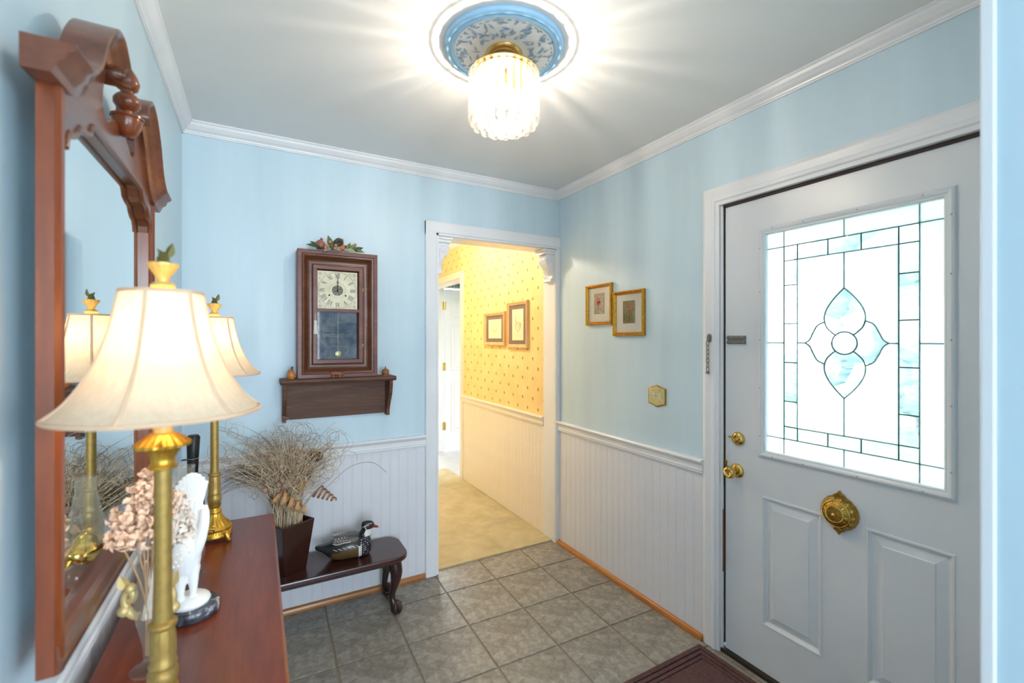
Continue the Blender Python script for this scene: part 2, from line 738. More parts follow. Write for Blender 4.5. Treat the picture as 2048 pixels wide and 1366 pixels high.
def clip_poly(poly, x0, x1, y0, y1):
    for (ax, lim, sgn) in ((0, x0, 1), (0, x1, -1), (1, y0, 1), (1, y1, -1)):
        out = []
        for i in range(len(poly)):
            a, b = poly[i - 1], poly[i]
            ia, ib = (a[ax] - lim) * sgn >= 0, (b[ax] - lim) * sgn >= 0
            if ia != ib:
                t = (lim - a[ax]) / (b[ax] - a[ax])
                out.append((a[0] + t * (b[0] - a[0]), a[1] + t * (b[1] - a[1])))
            if ib:
                out.append(b)
        poly = out
        if not poly:
            break
    return poly


rot = math.radians(1.4)
cr, sr = math.cos(rot), math.sin(rot)
for i in range(-6, 4):
    for j in range(-8, 3):
        cx, cy = (i + .5) * TX, (j + .5) * TY
        wx, wy = 1.209 + cx * cr + cy * sr, 2.045 - cx * sr + cy * cr
        hw, hh = TX / 2 - g, TY / 2 - g
        poly = [(wx + a * cr + b * sr, wy - a * sr + b * cr) for a, b in ((-hw, -hh), (hw, -hh), (hw, hh), (-hw, hh))]
        c = clip_poly(poly, XL + .002, XR - .002, -.4, 2.634 if .95 < wx < 1.85 else YB - .002)
        if len(c) < 3:
            continue
        inside = all(abs(p[0] - q[0]) + abs(p[1] - q[1]) < 1e-6 for p, q in zip(sorted(poly), sorted(c))) and len(c) == 4
        if inside:
            inst(tile_full, 'tile', floor, (wx, wy, 0), (0, 0, -rot))
        else:
            ar = abs(sum(c[k - 1][0] * c[k][1] - c[k][0] * c[k - 1][1] for k in range(len(c)))) / 2
            if ar > .0004:
                MB().prism(c, 'Z', -.008, 0).obj('tile', TILE, floor)

# ---- crown moulding
CP = [(0, 0), (.046, 0), (.046, -.006), (.040, -.010), (.036, -.020), (.024, -.034), (.013, -.042), (.011, -.048), (.007, -.049), (.007, -.056), (0, -.056)]


def crown(axis, wallc, sgn, a0, a1, name, label):
    prof = [(wallc + sgn * d, ZC + h) for d, h in CP]
    return struct(MB().prism(prof, axis, a0, a1), name, WHITE, label, cat='trim')


crown('X', YB, -1, XL, XR, 'trim_1', 'white crown molding above the clock wall')
crown('Y', XR, -1, .2375, YB, 'trim_2', 'white crown molding above the front door wall')
crown('Y', XL, 1, -3.0, YB, 'trim_3', 'white crown molding above the mirror wall')
crown('Y', XH, -1, YH, 6.2, 'trim_4', 'white crown molding above the yellow wallpaper')

# ---- wainscot planks, chair rail, shoe mould
RP = [(0, .842), (.020, .842), (.025, .837), (.025, .831), (.019, .823), (.012, .814), (.011, .797), (.015, .794), (.015, .789), (.011, .786), (.013, .781), (.011, .776), (0, .776)]
PW = .0505


def plank_mesh(name, h0, h1, mat, w=PW):
    # bead board: flat face with a bead and a groove, facing -Y, 0..w along X
    prof = [(0, 0), (0, -.0050), (.0010, -.0065), (w * .83, -.0065), (w * .85, -.0055), (w * .87, -.0065), (w * .975, -.0065), (w, -.0050), (w, 0)]
    return MB().prism(prof, 'Z', h0, h1).mesh(name, mat)


PLANK = plank_mesh('plank', .004, .778, WAINS)
PLANKH = plank_mesh('plank', .01, .785, HWHITE)


def wains(wall, a0, a1, place, rz, mesh):
    n = int(round(abs(a1 - a0) / PW))
    sc = abs(a1 - a0) / (n * PW)
    for k in range(n):
        a = a0 + (a1 - a0) * k / n
        x, y = place(a)
        inst(mesh, 'plank', wall, (x, y, 0), (0, 0, rz), (sc, 1, 1))


wains(wall_back, XL, .861, lambda a: (a, YB), 0, PLANK)
wains(wall_right, YB, 1.417, lambda a: (XR, a), -PI / 2, PLANK)
wains(wall_left, .45, YB, lambda a: (XL, a), PI / 2, PLANK)
wains(wall_hall, 4.25, YH, lambda a: (XH, a), -PI / 2, PLANKH)


def rail(axis, wallc, sgn, a0, a1, name, label, mat=None, dz=0):
    prof = [(wallc + sgn * (d + .004), z + dz) for d, z in RP]
    prof[0] = (wallc, RP[0][1] + dz)
    prof[-1] = (wallc, RP[-1][1] + dz)
    return struct(MB().prism(prof, axis, a0, a1), name, mat or WHITE, label, cat='trim')


rail('X', YB, -1, XL, .861, 'trim_5', 'white chair rail under the clock shelf')
rail('Y', XR, -1, 1.416, YB, 'trim_6', 'white chair rail between hallway and front door')
rail('Y', XL, 1, -3, YB, 'trim_7', 'white chair rail below the mirror')
rail('Y', XH, -1, YH, 4.27, 'trim_8', 'cream chair rail under the yellow wallpaper', HWHITE, .008)

SP = [(0, 0), (.019, 0), (.019, .012), (.015, .022), (.008, .026), (0, .027)]
struct(MB().prism([(YB - .0065 - d, z) for d, z in SP], 'X', XL, .860), 'baseboard_back', OAK, 'oak shoe molding under the clock wall', cat='baseboard')
struct(MB().prism([(XR - .0065 - d, z) for d, z in SP], 'Y', 1.417, YB - .003), 'baseboard_right', OAKY, 'honey oak shoe molding between hallway and front door', cat='baseboard')
struct(MB().prism([(XL + .0065 + d, z) for d, z in SP], 'Y', .3, YB - .03), 'baseboard_left', OAKY, 'oak shoe molding under the mirror wall', cat='baseboard')

# ---- hallway doorway casing
m = MB()
m.prism([(.861, YB), (.861, YB - .016), (.866, YB - .020), (.925, YB - .020), (.930, YB - .014), (.941, YB - .014), (.941, YB)], 'Z', 0, 2.105)
m.prism([(YB, 2.026), (YB - .014, 2.026), (YB - .014, 2.037), (YB - .021, 2.042), (YB - .021, 2.098), (YB - .017, 2.105), (YB, 2.105)], 'X', .861, XR - .001)
m.box(1.796, XR - .001, YB - .019, YB, 0, 2.03)
m.box(1.790, 1.797, YB - .010, YB, 0, 2.03)
struct(m, 'trim_9', WHITE, 'white casing around the hallway doorway', cat='door trim')
m = MB()
m.box(.93, .9409, YB, YH + .004, 0, 2.03)
m.box(1.789, 1.806, YB, YH + .004, 0, 2.03)
m.box(.93, 1.806, YB, YH + .004, 2.022, 2.041)
struct(m, 'trim_10', WHITE, 'white jamb lining the hallway doorway', cat='door trim')


# ---- carved corbels
def corbel(x, sgn, label):
    t = thing('corbel', label, 'corbel', (x, 2.648, 1.80), 0, 'corbels in the hallway doorway')
    # local: u outward from jamb (sgn X), z up 0..0.222
    def fx(u):
        return u * sgn
    W2 = .046
    out = [(0, 0), (.026, 0), (.034, .006), (.033, .016), (.026, .022), (.022, .040), (.025, .062), (.036, .088), (.052, .108), (.066, .124), (.075, .142), (.077, .160), (.071, .178), (.058, .188), (0, .188)]
    o2 = spline(out[4:13], 4)
    prof = out[:4] + o2 + out[13:]
    MB().prism([(fx(a), b) for a, b in prof], 'Y', -W2, W2).obj('scroll_body', WHITE, t, bevel=.003)
    MB().box(min(0, fx(.086)), max(0, fx(.086)), -W2 - .010, W2 + .010, .188, .206).box(min(0, fx(.094)), max(0, fx(.094)), -W2 - .016, W2 + .016, .206, .2215).obj('cap_plate', WHITE, t, bevel=.003)
    for yy in (-W2 - .0015, W2 + .0015):
        m = MB()
        pts = []
        for k in range(44):
            a = k / 43 * 5.2 * PI / 2
            r = .029 * (1 - k / 50)
            pts.append((fx(.042 + r * math.cos(a)), yy, .148 + r * math.sin(a)))
        m.tube(pts, .0034, 6)
        m.tube([(fx(a), yy, b) for a, b in spline([(.014, .150), (.012, .11), (.018, .085), (.012, .05), (.016, .022)], 6)], .003, 6)
        m.tube([(fx(a), yy, b) for a, b in spline([(.046, .112), (.03, .085), (.022, .06)], 6)], .0028, 6)
        m.obj('side_scroll', WHITE, t, smooth=True)
    m = MB()
    for k, (u, z, L, w) in enumerate([(.029, .018, .04, .022), (.026, .05, .045, .03), (.034, .085, .05, .04), (.05, .108, .045, .046)]):
        for s2 in (-1, 0, 1):
            m.leaf((fx(u), s2 * .014, z), (fx(.35), s2 * .5, 1), (sgn, 0, .1), L, w * .6, .3)
    m.obj('acanthus_relief', WHITE, t, smooth=True)
    m = MB()
    for yy in (-.03, -.01, .01, .03):
        m.tube([(fx(a), yy, b) for a, b in spline([(.058, .118), (.074, .14), (.0775, .162), (.07, .18)], 6)], .0035, 6)
    m.obj('fluting', WHITE, t, smooth=True)
    return t


corbel(.9405, 1, 'white carved scroll corbel on the doorway jamb nearer the clock')
corbel(1.7895, -1, 'white carved scroll corbel on the doorway jamb nearer the gold framed prints')

# ---- front door casing
DY0, DY1, DZ = .424, 1.3325, 2.006
KP = [(0, 0), (0, .010), (.007, .013), (.010, .017), (.018, .019), (.046, .015), (.050, .018), (.064, .019), (.070, .013), (.084, .011), (.084, 0)]
m = MB()
rings = []
for (sy, zt) in ((1, 0), (1, 1), (-1, 1), (-1, 0)):
    ring = []
    for d, h in KP:
        y = DY1 + .084 - d if sy == 1 else DY0 - .084 + d
        z = (DZ + .084 - d) if zt else 0.0
        ring.append((XR - h, y, z))
    rings.append(ring)
m.loft(rings)
struct(m, 'trim_11', WHITE, 'white stepped casing around the front door', cat='door trim')
m = MB()
m.box(XR, XR + .05, DY1 - .0005, DY1 + .006, 0, DZ + .004)
m.box(XR, XR + .05, DY0 - .006, DY0, 0, DZ + .004)
m.box(XR, XR + .05, DY0, DY1, DZ, DZ + .006)
m.box(XR + .004, XR + .014, DY1 - .008, DY1, 0, DZ)
struct(m, 'trim_12', WHITE, 'white jamb and stop of the front door', cat='door trim')
m = MB()
m.box(XR + .06, XR + .075, DY0, DY1, .012, DZ + .003)
m.box(XR + .012, XR + .03, DY1 - .0105, DY1 - .0075, .04, DZ - .006)
m.box(XR + .008, XR + .02, DY0 + .02, DY1 - .008, DZ - .010, DZ - .001)
m2 = MB()
m2.box(XR - .0, XR + .14, DY0, DY1, .0, .016)
struct(m2, 'trim_13', plain('dark_bronze_threshold', (66, 58, 50), .4, .5), 'dark metal threshold under the front door', cat='threshold')
m3 = MB()
m3.box(XR + .012, XR + .03, DY1 - .0105, DY1 - .0075, .04, DZ - .006)
m3.box(XR + .008, XR + .022, DY0 + .02, DY1 - .008, DZ - .011, DZ - .001)
struct(m3, 'trim_14', DGAP, 'dark weatherstrip seam around the front door', cat='weatherstrip')

struct(B(XR + .0035, XR + .0125, DY1 - .0092, DY1 - .0078, .36, .64), 'trim_18', wood('bare_jamb_wood', (120, 72, 44), (176, 120, 80), 'Z', 30, .7, 0), 'bare brown wood where the front door jamb paint has worn', cat='door trim')
# ---- front door
DX = 1.838
door = thing('door_1', 'white front door with leaded glass and two lower panels', 'door', (0, 0, 0), 0, None, 'structure')
d0, d1 = DY0 + .004, DY1 - .0125
m = MB()
GY0, GY1, GZ0, GZ1 = .556, 1.148, .930, 1.852
PZ0, PZ1 = .212, .752
m.box(DX, DX + .04, d0, GY0, PZ1, DZ - .012)
m.box(DX, DX + .04, GY1, d1, PZ1, DZ - .012)
m.box(DX, DX + .04, GY0, GY1, GZ1, DZ - .012)
m.box(DX, DX + .04, GY0, GY1, PZ1, GZ0)
m.box(DX, DX + .04, d0, d1, .018, PZ0)
m.box(DX, DX + .04, d0, .545, PZ0, PZ1)
m.box(DX, DX + .04, .780, .918, PZ0, PZ1)
m.box(DX, DX + .04, 1.152, d1, PZ0, PZ1)
m.obj('slab', DOORW, door)
for (a0, a1) in ((.545, .780), (.918, 1.152)):
    fnp = lambda a, b, h: (DX - h, a, b)
    m = MB()
    m.frame([(0, -.012), (0, .0), (.003, .003), (.008, .003), (.012, -.002), (.018, -.009), (.022, -.010), (.046, -.003), (.050, .0005), (.052, .0005), (.052, -.012)], a0, a1, PZ0, PZ1, fnp)
    m.box(DX - .0003, DX + .012, a0 + .051, a1 - .051, PZ0 + .051, PZ1 - .051)
    m.obj('panel', DOORW, door)
m = MB()
fnp = lambda a, b, h: (DX - h, a, b)
m.frame([(0, -.02), (0, .004), (.004, .010), (.010, .013), (.016, .011), (.022, .007), (.026, .007), (.030, .003), (.0305, -.02)], .542, 1.163, .912, 1.866, fnp)
gf = m.obj('glass_frame', DOORW, door)
PLUG = MB().lathe([(.0001, .0), (.0032, .0), (.0028, -.0012), (.0001, -.0016)], 8, (0, 0, 0), 'X').mesh('screw_plug', plain('grey_plug', (176, 178, 182), .5))
for yy in (.62, .80, .98, 1.10):
    inst(PLUG, 'screw_plug', gf, (DX - .0128, yy, .9225))
    inst(PLUG, 'screw_plug', gf, (DX - .0128, yy, 1.8555))
for zz in (1.0, 1.2, 1.4, 1.6, 1.78):
    inst(PLUG, 'screw_plug', gf, (DX - .0128, 1.1525, zz))
    inst(PLUG, 'screw_plug', gf, (DX - .0128, .5525, zz))

# leaded glass: panes (Y, z), X = GX
GX = 1.8465
ga0, ga1, gb0, gb1 = .571, 1.134, .942, 1.836
V1, V2, V3, V4, VC = 1.065, 1.013, .690, .635, .850
H1, H2, H3, H4, HC = 1.775, 1.717, 1.053, 1.003, 1.3885
glass = MB().frame([(0, 0), (0, -.02), (.001, -.02), (.001, 0)], ga0 - .001, ga1 + .001, gb0 - .001, gb1 + .001, fnp).obj('leaded_window', DGAP, door)


def pane(poly, mat):
    MB().prism(poly, 'X', GX, GX + .005).obj('pane', mat, glass)


def rect(y0, y1, z0, z1):
    return [(y0, z0), (y1, z0), (y1, z1), (y0, z1)]


F, Bv = PFROST, PBEVEL
for (y0, y1) in ((ga0, V4), (V1, ga1)):
    pane(rect(y0, y1, H1, gb1), F)
    pane(rect(y0, y1, gb0, H4), F)
    pane(rect(y0, y1, H4, HC), F)
    pane(rect(y0, y1, HC, H1), F)
for (z0, z1) in ((H1, gb1), (gb0, H4)):
    pane(rect(V4, VC, z0, z1), F)
    pane(rect(VC, V1, z0, z1), F)
for (z0, z1) in ((H2, H1), (H4, H3)):
    pane(rect(V2, V1, z0, z1), Bv)
    pane(rect(V4, V3, z0, z1), Bv)
    for (y0, y1) in ((V3, .797), (.797, .904), (.904, V2)):
        pane(rect(y0, y1, z0, z1), Bv)
for (y0, y1) in ((V2, V1), (V4, V3)):
    zs = [H3, 1.155, 1.310, 1.465, 1.6185, H2]
    for z0, z1 in zip(zs, zs[1:]):
        pane(rect(y0, y1, z0, z1), Bv)
# flower, offsets from the centre
RC = .041
top_half = spline([(0, .200), (.030, .168), (.056, .130), (.0665, .094), (.060, .062), (.046, .044), (.029, .029)], 5)   # tip down to the rosette
side_half = spline([(.134, 0), (.118, .012), (.106, .038), (.090, .066), (.064, .079)], 5)                                 # tip up to the top petal


def nearest(path, pt):
    return min(range(len(path)), key=lambda k: (path[k][0] - pt[0]) ** 2 + (path[k][1] - pt[1]) ** 2)


ji = nearest(top_half, side_half[-1])
side_half[-1] = top_half[ji]
arc_top = [(RC * math.cos(a), RC * math.sin(a)) for a in [PI / 4 + k * PI / 2 / 8 for k in range(9)]]
arc_right = [(RC * math.cos(a), RC * math.sin(a)) for a in [-PI / 4 + k * PI / 2 / 8 for k in range(9)]]


def W2(p, sx=1, sz=1):
    return (VC + sx * p[0], HC + sz * p[1])


for sz in (1, -1):
    poly = [W2(p, 1, sz) for p in top_half] + [W2(p, 1, sz) for p in arc_top[1:-1]] + [W2(p, -1, sz) for p in reversed(top_half[1:])]
    pane(poly, Bv)
for sx in (1, -1):
    low = top_half[ji:]
    poly = [W2(p, sx, 1) for p in side_half] + [W2(p, sx, 1) for p in low[1:]] + [W2(p, sx, 1) for p in reversed(arc_right[1:-1])] + [W2(p, sx, -1) for p in reversed(low[1:])] + [W2(p, sx, -1) for p in reversed(side_half[1:])]
    pane(poly, Bv)
    yb = V2 if sx == 1 else V3
    for sz in (1, -1):
        zb = H2 if sz == 1 else H3
        poly = [(VC, zb), (yb, zb), (yb, HC)] + [W2(p, sx, sz) for p in side_half] + [W2(p, sx, sz) for p in reversed(top_half[:ji])]
        pane(poly, F)
pane([W2((RC * math.cos(2 * PI * k / 24), RC * math.sin(2 * PI * k / 24))) for k in range(24)], Bv)
m = MB()


def lead(pts, r=.0026):
    m.tube([(GX + .0025, p[0], p[1]) for p in pts], r, 6, flat=1.0)


for y in (V1, V4):
    lead([(y, gb0), (y, gb1)])
for z in (H1, H4):
    lead([(ga0, z), (ga1, z)])
for y in (V2, V3):
    lead([(y, H4), (y, H1)])
for z in (H2, H3):
    lead([(V4, z), (V1, z)])
for y in (.797, .904):
    lead([(y, H2), (y, H1)])
    lead([(y, H4), (y, H3)])
for z in zs[1:-1]:
    lead([(V2, z), (V1, z)])
    lead([(V4, z), (V3, z)])
lead([(VC, H1), (VC, gb1)])
lead([(VC, gb0), (VC, H4)])
lead([(ga0, HC), (V4, HC)])
lead([(V1, HC), (ga1, HC)])
lead([(VC, H2), W2((0, .2))])
lead([(VC, H3), W2((0, -.2))])
lead([(V2, HC), W2((.134, 0))])
lead([(V3, HC), W2((-.134, 0))])
for sx in (1, -1):
    for sz in (1, -1):
        lead([W2(p, sx, sz) for p in top_half])
        lead([W2(p, sx, sz) for p in side_half])
lead([W2((RC * math.cos(2 * PI * k / 24), RC * math.sin(2 * PI * k / 24))) for k in range(25)])
m.obj('lead_came', plain('grey_green_lead', (58, 76, 66), .6, .0), glass, smooth=True)

# door hardware
kx = DX
m = MB().lathe([(.0001, 0), (.031, 0), (.031, -.004), (.026, -.009), (.014, -.012), (.011, -.030), (.013, -.036), (.023, -.042), (.027, -.052), (.024, -.063), (.016, -.067), (.013, -.064), (.0001, -.063)], 28, (kx, 1.262, .826), 'X')
m.obj('door_knob', BRASS, door, smooth=True)
m = MB().lathe([(.0001, 0), (.030, 0), (.030, -.004), (.025, -.013), (.016, -.017), (.0001, -.018)], 28, (kx, 1.256, .968), 'X')
db = m.obj('deadbolt', BRASS, door, smooth=True)
MB().hexa([(kx - .018, 1.245, .962), (kx - .018, 1.285, .972), (kx - .018, 1.283, .980), (kx - .018, 1.243, .970)],
          [(kx - .036, 1.250, .964), (kx - .034, 1.288, .973), (kx - .034, 1.286, .979), (kx - .036, 1.248, .969)]).obj('thumb_turn', BRASS, db, bevel=.003)
m = MB()
m.box(kx - .003, kx, 1.220, 1.311, 1.382, 1.419)
m.box(kx - .012, kx - .003, 1.224, 1.308, 1.406, 1.415)
m.box(kx - .012, kx - .003, 1.224, 1.308, 1.386, 1.394)
for yy in (1.228, 1.304):
    for zz in (1.3895, 1.411):
        m.ball((kx - .013, yy, zz), .0045, 8, 5)
m.obj('chain_slide', STEEL, door, bevel=.0015)
MB().box(kx - .006, kx + .002, 1.312, 1.3195, .79, .86).obj('latch_plate', BRASSD, door)

# antique door bell
bell = thing('door_bell', 'ornate round brass door bell on the white front door', None, (kx, .858, .777))
bell.parent = door
del bell['label']
bell['label'] = 'ornate antique brass door bell'
m = MB().lathe([(.0001, 0), (.060, 0), (.062, -.006), (.058, -.016), (.050, -.028), (.036, -.038), (.020, -.043), (.0001, -.044)], 40, (0, 0, 0), 'X', lambda k, a: 1 + .012 * math.cos(20 * a))
m.obj('bell_dome', BRASSD, bell, smooth=True)
m = MB()
for r, h in ((.045, -.0335), (.028, -.041)):
    m.tube([(h, r * math.cos(a), r * math.sin(a)) for a in [2 * PI * k / 40 for k in range(41)]], .0016, 6)
for k in range(14):
    a = 2 * PI * k / 14
    c, s_ = math.cos(a), math.sin(a)
    m.leaf((-.0395, .030 * c, .030 * s_), (.55, c, s_), (-1, 0, 0), .014, .009, .2)
    m.leaf((-.0300, .047 * c, .047 * s_), (1.1, c, s_), (-1, 0, 0), .014, .012, .2)
m.ball((-.047, 0, 0), .007, 10, 7)
m.obj('embossed_ring', BRASS, bell, smooth=True)
m = MB()
for s2 in (1, -1):
    m.prism([(-.020, s2 * .050), (-.018, s2 * .064), (-.008, s2 * .069), (0, s2 * .080), (.008, s2 * .069), (.018, s2 * .064), (.020, s2 * .050)], 'X', -.012, 0)
m.obj('back_plate', BRASSD, bell, bevel=.002)

# ---- side room door with hinges
d2 = thing('door_2', 'white six panel door with brass hinges beyond the hallway', 'door', (2.062, 5.44, .012), 0, None, 'structure')
m = MB().box(0, .78, 0, .035, 0, 2.03)
m.obj('slab', SIDEW, d2)
for (x0, x1) in ((.09, .36), (.42, .69)):
    for (z0, z1) in ((.22, .86), (1.0, 1.58), (1.68, 1.90)):
        MB().frame([(0, 0), (.004, .006), (.012, .002), (.03, .002), (.05, .008), (.052, .0)], x0, x1, z0, z1, lambda a, b, h: (a, -h, b)).box(x0 + .05, x1 - .05, -.007, .0, z0 + .05, z1 - .05).obj('panel', SIDEW, d2)
for z in (.30, 1.05, 1.82):
    MB().box(-.030, .012, -.006, 0, z - .05, z + .05).lathe([(.006, -.05), (.006, .05)], 8, (-.006, -.008, z)).obj('hinge', BRASS, d2)
m = MB()
m.box(1.93, 2.052, 5.435, 5.46, 0, 2.13)
m.box(2.052, 2.88, 5.435, 5.46, 2.055, 2.13)
struct(m, 'trim_15', WHITE, 'white casing of the panelled door beyond the hallway', cat='door trim')
m = MB()
m.box(XH - .018, XH, 4.212, 4.272, 0, 2.095)
m.box(XH - .018, XH, 4.272, 6.15, 2.032, 2.095)
m.box(XH - .001, XH + .121, 4.268, 4.282, 0, 2.032)
m.box(XH - .001, XH + .121, 4.282, 6.15, 2.018, 2.032)
struct(m, 'trim_16', HWHITE, 'white casing of the wide opening at the hallway end', cat='door trim')
STRIPE = plain('blue_grey_valance_cloth', (120, 132, 150), .8)
m = MB()
for k in range(16):
    m.box(2.09 + k * .05, 2.09 + k * .05 + .03, 5.40, 5.412, 2.066, 2.16)
m.box(2.06, 2.9, 5.405, 5.42, 2.10, 2.2)
tag(m.obj('valance', STRIPE), 'blue grey striped valance above the panelled door', 'valance')

# ---- near jamb edge casing
struct(B(.946, 1.05, .2375, .2545, 0, ZC - .002), 'trim_17', WHITE, 'white corner casing on the blue wall end', bevel=.003, cat='door trim')

# ---- outdoors
GRASS = plain('lawn', (86, 120, 76), .9, var=.3)
struct(B(1.96, 30, -16, 18, -.35, -.15), 'ground', GRASS, 'lawn outside the front door')
struct(B(1.96, 3.6, -.6, 2.4, -.15, -.02), 'porch_floor', plain('porch_concrete', (190, 190, 186), .8), 'concrete porch outside the front door', cat='porch')
PORCHW = plain('white_porch_paint', (226, 228, 230), .6)
m = MB()
m.box(1.96, 3.7, -1.2, 3.0, 2.5, 2.6)
m.box(3.5, 3.62, -1.2, 3.0, 2.3, 2.5)
m.box(3.5, 3.62, -.6, -.48, -.15, 2.3)
m.box(3.5, 3.62, 2.3, 2.42, -.15, 2.3)
struct(m, 'added_porch_roof', PORCHW, 'added white porch roof and posts that shade the front door glass', cat='porch')  # roof added to cut the sky light reaching the door glass
LEAFM = plain('garden_leaves', (128, 148, 148), .8, var=.35, vscale=6)
for k, (x, y, r, h, lb) in enumerate([(9.5, 3.2, 1.6, 3.6, 'garden tree seen through the flower of the door glass'), (11.5, -.6, 2.0, 3.0, 'broad garden tree seen through the hinge side of the door glass'), (9, 7.2, 1.5, 3.8, 'garden tree seen through the knob side of the door glass')]):
    rr = random.Random(k)
    m = MB()
    for q in range(70):
        a, b, c = rr.gauss(0, .42) * r, rr.gauss(0, .42) * r, h * (.15 + .85 * rr.random())
        m.ball((a, b, c), r * rr.uniform(.18, .36), 6, 4)
    t = thing('garden_tree', lb, 'tree', (x, y, -.16))
    m.obj('foliage', LEAFM, t, smooth=True)
    MB().lathe([(.12, 0), (.09, h * .5)], 8).obj('trunk', plain('bark', (70, 56, 46), .9), t)


# ================================================================== THINGS
# ---- console table
TZ = .760
T = thing('console_table', 'long cherry wood console table under the mirror', 'table', (0, 0, 0))
tx0, tx1, ty0, ty1 = XL + .033, .052, .42, 1.90
m = MB()
m.prism([(tx0, TZ), (tx1 - .006, TZ), (tx1, TZ - .005), (tx1, TZ - .012), (tx1 - .006, TZ - .018), (tx1 - .010, TZ - .024), (tx0, TZ - .024)], 'Y', ty0, ty1)
m.obj('tabletop', CHERRY, T, bevel=.002)
MB().box(tx0 + .02, tx1 - .03, ty0 + .03, ty0 + .05, .62, TZ - .024).box(tx0 + .02, tx1 - .03, ty1 - .05, ty1 - .03, .62, TZ - .024).box(tx0 + .02, tx0 + .04, ty0 + .03, ty1 - .03, .62, TZ - .024).box(tx1 - .05, tx1 - .03, ty0 + .03, ty1 - .03, .62, TZ - .024).obj('apron', CHERRY, T)
for k, yy in enumerate((ty0 + .08, .92, 1.42)):
    dr = MB().box(tx1 - .032, tx1 - .024, yy, yy + .40, .635, .725).obj('drawer', CHERRY, T, bevel=.003)
    MB().lathe([(.004, 0), (.005, .012), (.012, .018), (.012, .024), (.0001, .028)], 16, (tx1 - .024, yy + .20, .68), 'X').obj('knob', BRASS, dr, smooth=True)
for (x, y) in ((tx0 + .04, ty0 + .05), (tx1 - .05, ty0 + .05), (tx0 + .04, ty1 - .05), (tx1 - .05, ty1 - .05)):
    MB().hexa([(x - .014, y - .014, 0), (x + .014, y - .014, 0), (x + .014, y + .014, 0), (x - .014, y + .014, 0)], [(x - .022, y - .022, .735), (x + .022, y - .022, .735), (x + .022, y + .022, .735), (x - .022, y + .022, .735)]).obj('leg', CHERRY, T, bevel=.003)

# ---- wall mirror with swan neck crest
YC = 1.2435
MX0, MX1 = -.276, -.250
MR = thing('wall_mirror', 'large mahogany wall mirror with a broken scroll crest', 'mirror', (0, 0, 0))
y0, y1 = .893, 1.594
SW = .034
sp = [(0, MX0), (0, MX1 - .006), (.006, MX1), (.016, MX1 + .001), (.021, MX1 - .003), (SW - .004, MX1 - .006), (SW, MX1 - .010), (SW, MX0)]
MB().prism([(x, y0 + d) for d, x in sp], 'Z', .915, 1.79).obj('stile', MIRW, MR)
MB().prism([(x, y1 - d) for d, x in sp], 'Z', .915, 1.79).obj('stile', MIRW, MR)
rp = [(.915, MX0), (.915, MX1 - .002), (.919, MX1 + .002), (.930, MX1 + .003), (.936, MX1), (.954, MX1 - .002), (.964, MX1 - .008), (.968, MX0)]
MB().prism([(x, z) for z, x in rp], 'Y', y0 + .002, y1 - .002).obj('bottom_rail', MIRH, MR)
half = [(.395, 1.812), (.352, 1.815), (.312, 1.821), (.272, 1.851), (.2365, 1.909), (.1875, 1.957), (.1345, 1.973), (.0905, 1.945), (.078, 1.915), (.090, 1.895)]
hs = spline(half, 6)
board = [(.3490, 1.70), (.3490, 1.79)] + [(a, b - .022) for a, b in hs[10:-14]] + [(.098, 1.925), (.112, 1.895), (.124, 1.868), (.127, 1.842), (.112, 1.824), (.088, 1.822), (.068, 1.836), (.052, 1.838), (.046, 1.846), (.0, 1.846)]
low = [(.0, 1.777), (.180, 1.777), (.192, 1.772), (.203, 1.755), (.226, 1.748), (.252, 1.745), (.266, 1.732), (.280, 1.722), (.300, 1.718), (.312, 1.706), (.3165, 1.69), (.3490, 1.69)]
poly = [(YC - a, b) for a, b in board] + [(YC + a, b) for a, b in reversed(board[:-1])] + [(YC + a, b) for a, b in reversed(low[1:])] + [(YC - a, b) for a, b in low]
# the left and right halves are separate convex-ish strips to keep the caps clean
for s2 in (-1, 1):
    pl = [(YC + s2 * a, b) for a, b in board] + [(YC + s2 * a, b) for a, b in low]
    MB().prism(pl, 'X', MX0, MX1 - .004).obj('crest_board', MIRH, MR)
for s2 in (-1, 1):
    m = MB()
    rings = []
    for k, (a, b) in enumerate(hs):
        pa = hs[max(k - 1, 0)]
        pb = hs[min(k + 1, len(hs) - 1)]
        ta, tb = pb[0] - pa[0], pb[1] - pa[1]
        L = math.hypot(ta, tb)
        ta, tb = ta / L, tb / L
        na, nb = tb, -ta       # a decreases along the curve: outward normal
        if k == 0:
            na, nb = 0, 1
        th = .046 if k < len(hs) - 14 else .046 * max(.35, (len(hs) - 1 - k) / 14)
        ring = []
        for d, x in ((0, MX0 - .002), (0, -.221), (.10, -.219), (.22, -.222), (.30, -.229), (.52, -.232), (.66, -.240), (.82, -.243), (1.0, -.247), (1.0, MX0 - .002)):
            ring.append((x, YC + s2 * (a - na * th * d), b - nb * th * d))
        rings.append(ring)
    m.loft(rings)
    m.obj('swan_neck', MIRH, MR, smooth=True)
    m = MB()
    m.lathe([(.0001, 0), (.012, 0), (.012, .020), (.009, .024), (.006, .021), (.004, .026), (.0001, .027)], 20, (MX1 - .004, YC + s2 * .093, 1.918), 'X')
    m.obj('scroll_rosette', MIRH, MR, smooth=True)
m = MB()
m.tube([(MX1 - .005, YC + a, b) for a, b in [(-p[0], p[1]) for p in reversed(low[1:-1])] + low[1:-1]], .0062, 8)
m.obj('inner_bead', MIRH, MR, smooth=True)
gl = [(YC - a, b + .002) for a, b in low[1:-1]]
gl = gl + [(YC - .3165, .966), (YC + .3165, .966)] + [(YC + a, b + .002) for a, b in reversed(low[1:-1])]
MB().prism(gl, 'X', -.2745, -.2715).obj('mirror_glass', MIRROR, MR)
MB().box(XL + .0005, MX0 + .0015, 1.12, 1.50, 1.0, 1.66).obj('backing_board', plain('dark_backing', (40, 30, 26), .8), MR)
